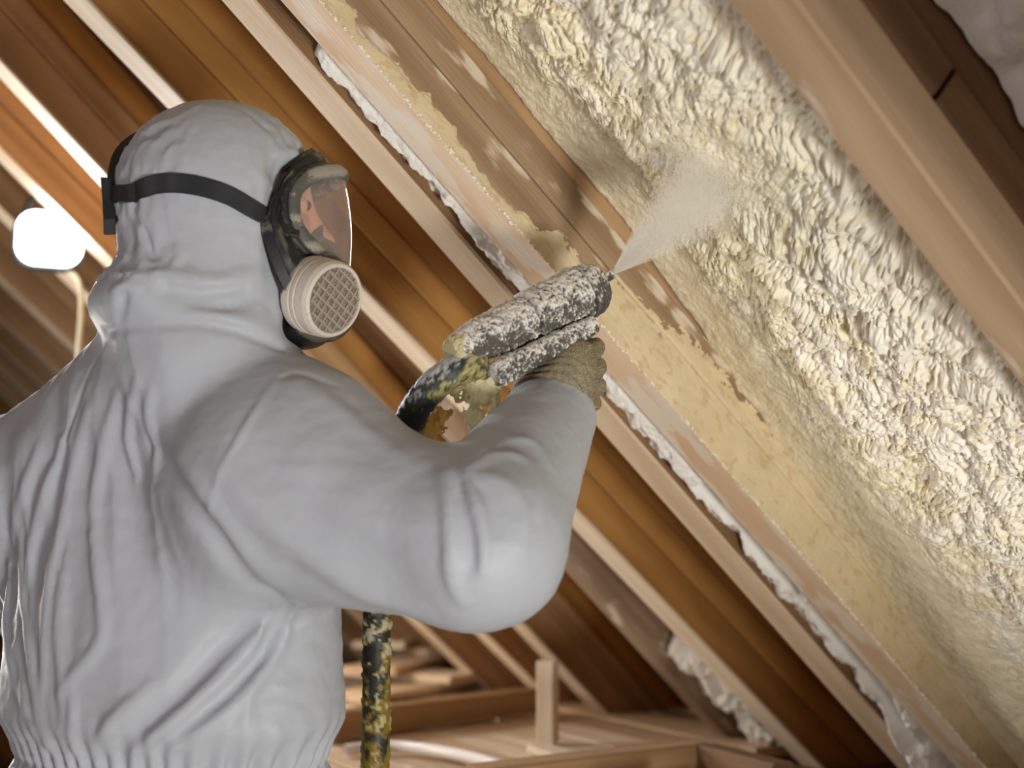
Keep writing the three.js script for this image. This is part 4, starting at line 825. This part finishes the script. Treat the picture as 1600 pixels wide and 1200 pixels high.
// overspray on the main rafter: a ragged film on its near face and beads along its edge
{
  const L = LN.M, film = [], g = new THREE.BufferGeometry();
  const pos = [], uv = [], col = [], idx = [], nd = 900, nn = 60;
  for (let i = 0; i <= nd; i++) for (let j = 0; j <= nn; j++) {
    const d = lerp(-0.9, 1.25, i / nd), top = 0.026 + 0.1 * sstep(-0.3, 0.12, d) + 0.02 * fbm(d * 18, 3, 2, 4), n = -0.0005 + (j / nn) * Math.min(top, 0.113), k = j / nn;
    const h = 0.0009 + 0.0007 * fbm(d * 60, n * 90, 4, 3) - 0.0026 * sstep(0.62, 1, k + 0.16 * nz(d * 50, n * 90, 6) + 0.12 * nz(d * 200, n * 300, 7)) - 0.003 * Math.exp(-(((n - 0.0665) / 0.0015) ** 2));
    const p = rp(d, L.g(d) - L.t - h, n); pos.push(p.x, p.y, p.z); uv.push(d, n);
    const k2 = clamp(0.5 + 0.8 * fbm(d * 13, n * 22, 79, 3), 0, 1); col.push(lerp(0.74, 0.82, k2), lerp(0.745, 0.82, k2), lerp(0.77, 0.84, k2));
    if (i < nd && j < nn) { const a = i * (nn + 1) + j, b = a + 1, c = a + nn + 1; idx.push(a, b, c, b, c + 1, c); }
  }
  g.setAttribute('position', new THREE.Float32BufferAttribute(pos, 3)); g.setAttribute('uv', new THREE.Float32BufferAttribute(uv, 2)); g.setAttribute('color', new THREE.Float32BufferAttribute(col, 3)); g.setIndex(idx); g.computeVertexNormals();
  const ft = dataTex(512, 512, (u, v) => { const k = clamp(0.5 + 0.6 * fbm(u * 10, v * 10, 130, 4), 0, 1), s = sstep(0.25, 0.5, fbm(u * 22, v * 40, 133, 3)); return [0, 1, 2].map((i) => lerp(lerp([226, 205, 158][i], [238, 218, 178][i], k), [196, 162, 116][i], s * 0.35)); }, true); ft.repeat.set(2, 2);
  attach('overspray_film', g, new THREE.MeshStandardMaterial({ map: ft, vertexColors: true, bumpMap: foamBump, bumpScale: 0.001, roughness: 0.8 }), mainRafter);
  const n = 1500, im = new THREE.InstancedMesh(new THREE.IcosahedronGeometry(1, 1), new THREE.MeshStandardMaterial({ color: 0xeee6d4, roughness: 0.7 }), n), m = new THREE.Matrix4();
  mainRafter.updateMatrixWorld(true); const inv = mainRafter.matrixWorld.clone().invert();
  for (let i = 0; i < n; i++) { const d = -0.85 + 2 * rnd(), r = 0.0005 + 0.0014 * rnd() ** 3, p = rp(d, L.g(d) - L.t + 0.001 - 0.003 * rnd() ** 2, 0.0005 + 0.004 * (rnd() - 0.6) * rnd()); m.makeScale(r * 1.3, r, r).setPosition(p.applyMatrix4(inv)); im.setMatrixAt(i, m); }
  im.name = 'overspray_beads'; im.userData.kind = 'stuff'; mainRafter.add(im);
}

const onFloor = (x, y, h = FLOOR2) => { const r = ray(x, y), t = (h - EYE) / r.y; return r.multiplyScalar(t).add(camera.position); };
function bar(name, label, cat, a, b, h, th, mat, lift = 0) {
  const t = thing(name, label, cat, a.clone().lerp(b, 0.5).setY(Math.min(a.y, b.y) + lift));
  orient(t, V(b.x - a.x, 0, b.z - a.z), UPY);
  const m = mesh('timber', beamGeo(Math.hypot(b.x - a.x, b.z - a.z), h, th, 0.003, rnd() * 9), mat, t); m.position.y = h / 2;
  return t;
}
{ // loose boards dumped on the platform behind the joist
  const L = [['lowest', 540, 1098, 740, 1066, 0.0, 'tan'], ['second', 560, 1066, 730, 1080, 0.022, 'pine'], ['third', 575, 1082, 720, 1044, 0.044, 'pineDusty'], ['fourth', 580, 1046, 700, 1062, 0.066, 'tan'], ['topmost', 590, 1064, 680, 1028, 0.088, 'pine']];
  for (const [w, x0, y0, x1, y1, h, m] of L) bar('loose_board', `${w} of the five pale boards piled loosely behind the joist`, 'board', onFloor(x0, y0), onFloor(x1, y1), 0.02, 0.15, M[m], h + 0.001).userData.group = 'boards piled on the platform';
}
{ // unseen drum added beside the viewer to shade the low end of the bay
  const t = thing('shade_drum', 'unseen dark drum added on the floor beside the viewer to shade the bay', 'drum', V(0.86, 0, -0.62));
  const dm = new THREE.MeshStandardMaterial({ color: 0x3a4652, roughness: 0.45, metalness: 0.3 });
  const pr = [[0, 0], [0.19, 0], [0.198, 0.012], [0.19, 0.026], [0.19, 0.24], [0.2, 0.25], [0.19, 0.262], [0.19, 0.47], [0.2, 0.48], [0.19, 0.492], [0.19, 0.65], [0.198, 0.662], [0.19, 0.675], [0.18, 0.666], [0, 0.666]].map(([x, y]) => new THREE.Vector2(x, y));
  mesh('drum_shell', new THREE.LatheGeometry(pr, 48), dm, t);
  const cap = mesh('bung', new THREE.CylinderGeometry(0.028, 0.028, 0.016, 20), strapMat, t); cap.position.set(0.09, 0.673, 0);
}
// ------------------------------------------------------------------ things lying on the platform
bar('timber_joist', 'long brown joist lying across the platform behind the hose', 'joist', onFloor(505, 1158), onFloor(835, 1114), 0.055, 0.045, M.amber2, 0.001);
{
  const p = onFloor(856, 1160), t = thing('timber_stub', 'short upright pale stub of timber standing on the platform', 'timber', p.clone().setY(FLOOR2)); orient(t, V(1, 0, 0.35), UPY);
  const m = mesh('timber', beamGeo(0.155, 0.034, 0.04, 0.002, 3), M.pine, t); m.rotation.z = Math.PI / 2; m.position.y = 0.0785;
}
bar('timber_joist', 'brown joist at the bottom edge of the picture with a sawn end', 'joist', onFloor(745, 1252), onFloor(1088, 1206), 0.05, 0.06, M.amber2, 0.001);
bar('timber_joist', 'short brown offcut running right from the sawn joist end', 'offcut', onFloor(1108, 1212), onFloor(1225, 1246), 0.05, 0.04, M.brown, 0.001);
{
  const P = [[540, 1172], [600, 1166], [660, 1170], [720, 1180], [790, 1200], [840, 1222]].map(([x, y]) => onFloor(x, y, FLOOR2 + 0.012)), t = thing('plastic_pipe', 'glossy white plastic pipe curving over the boards by the hose', 'pipe', P[0].clone().setY(FLOOR2));
  attach('pipe_tube', new THREE.TubeGeometry(new THREE.CatmullRomCurve3(P), 60, 0.011, 12), new THREE.MeshStandardMaterial({ color: 0xece6dc, roughness: 0.25 }), t);
}
bar('wood_offcut', 'pale flat offcut beside the upright stub of timber', 'offcut', onFloor(842, 1176), onFloor(925, 1204), 0.014, 0.05, M.pine, 0.001);
renderer.render(scene, camera);
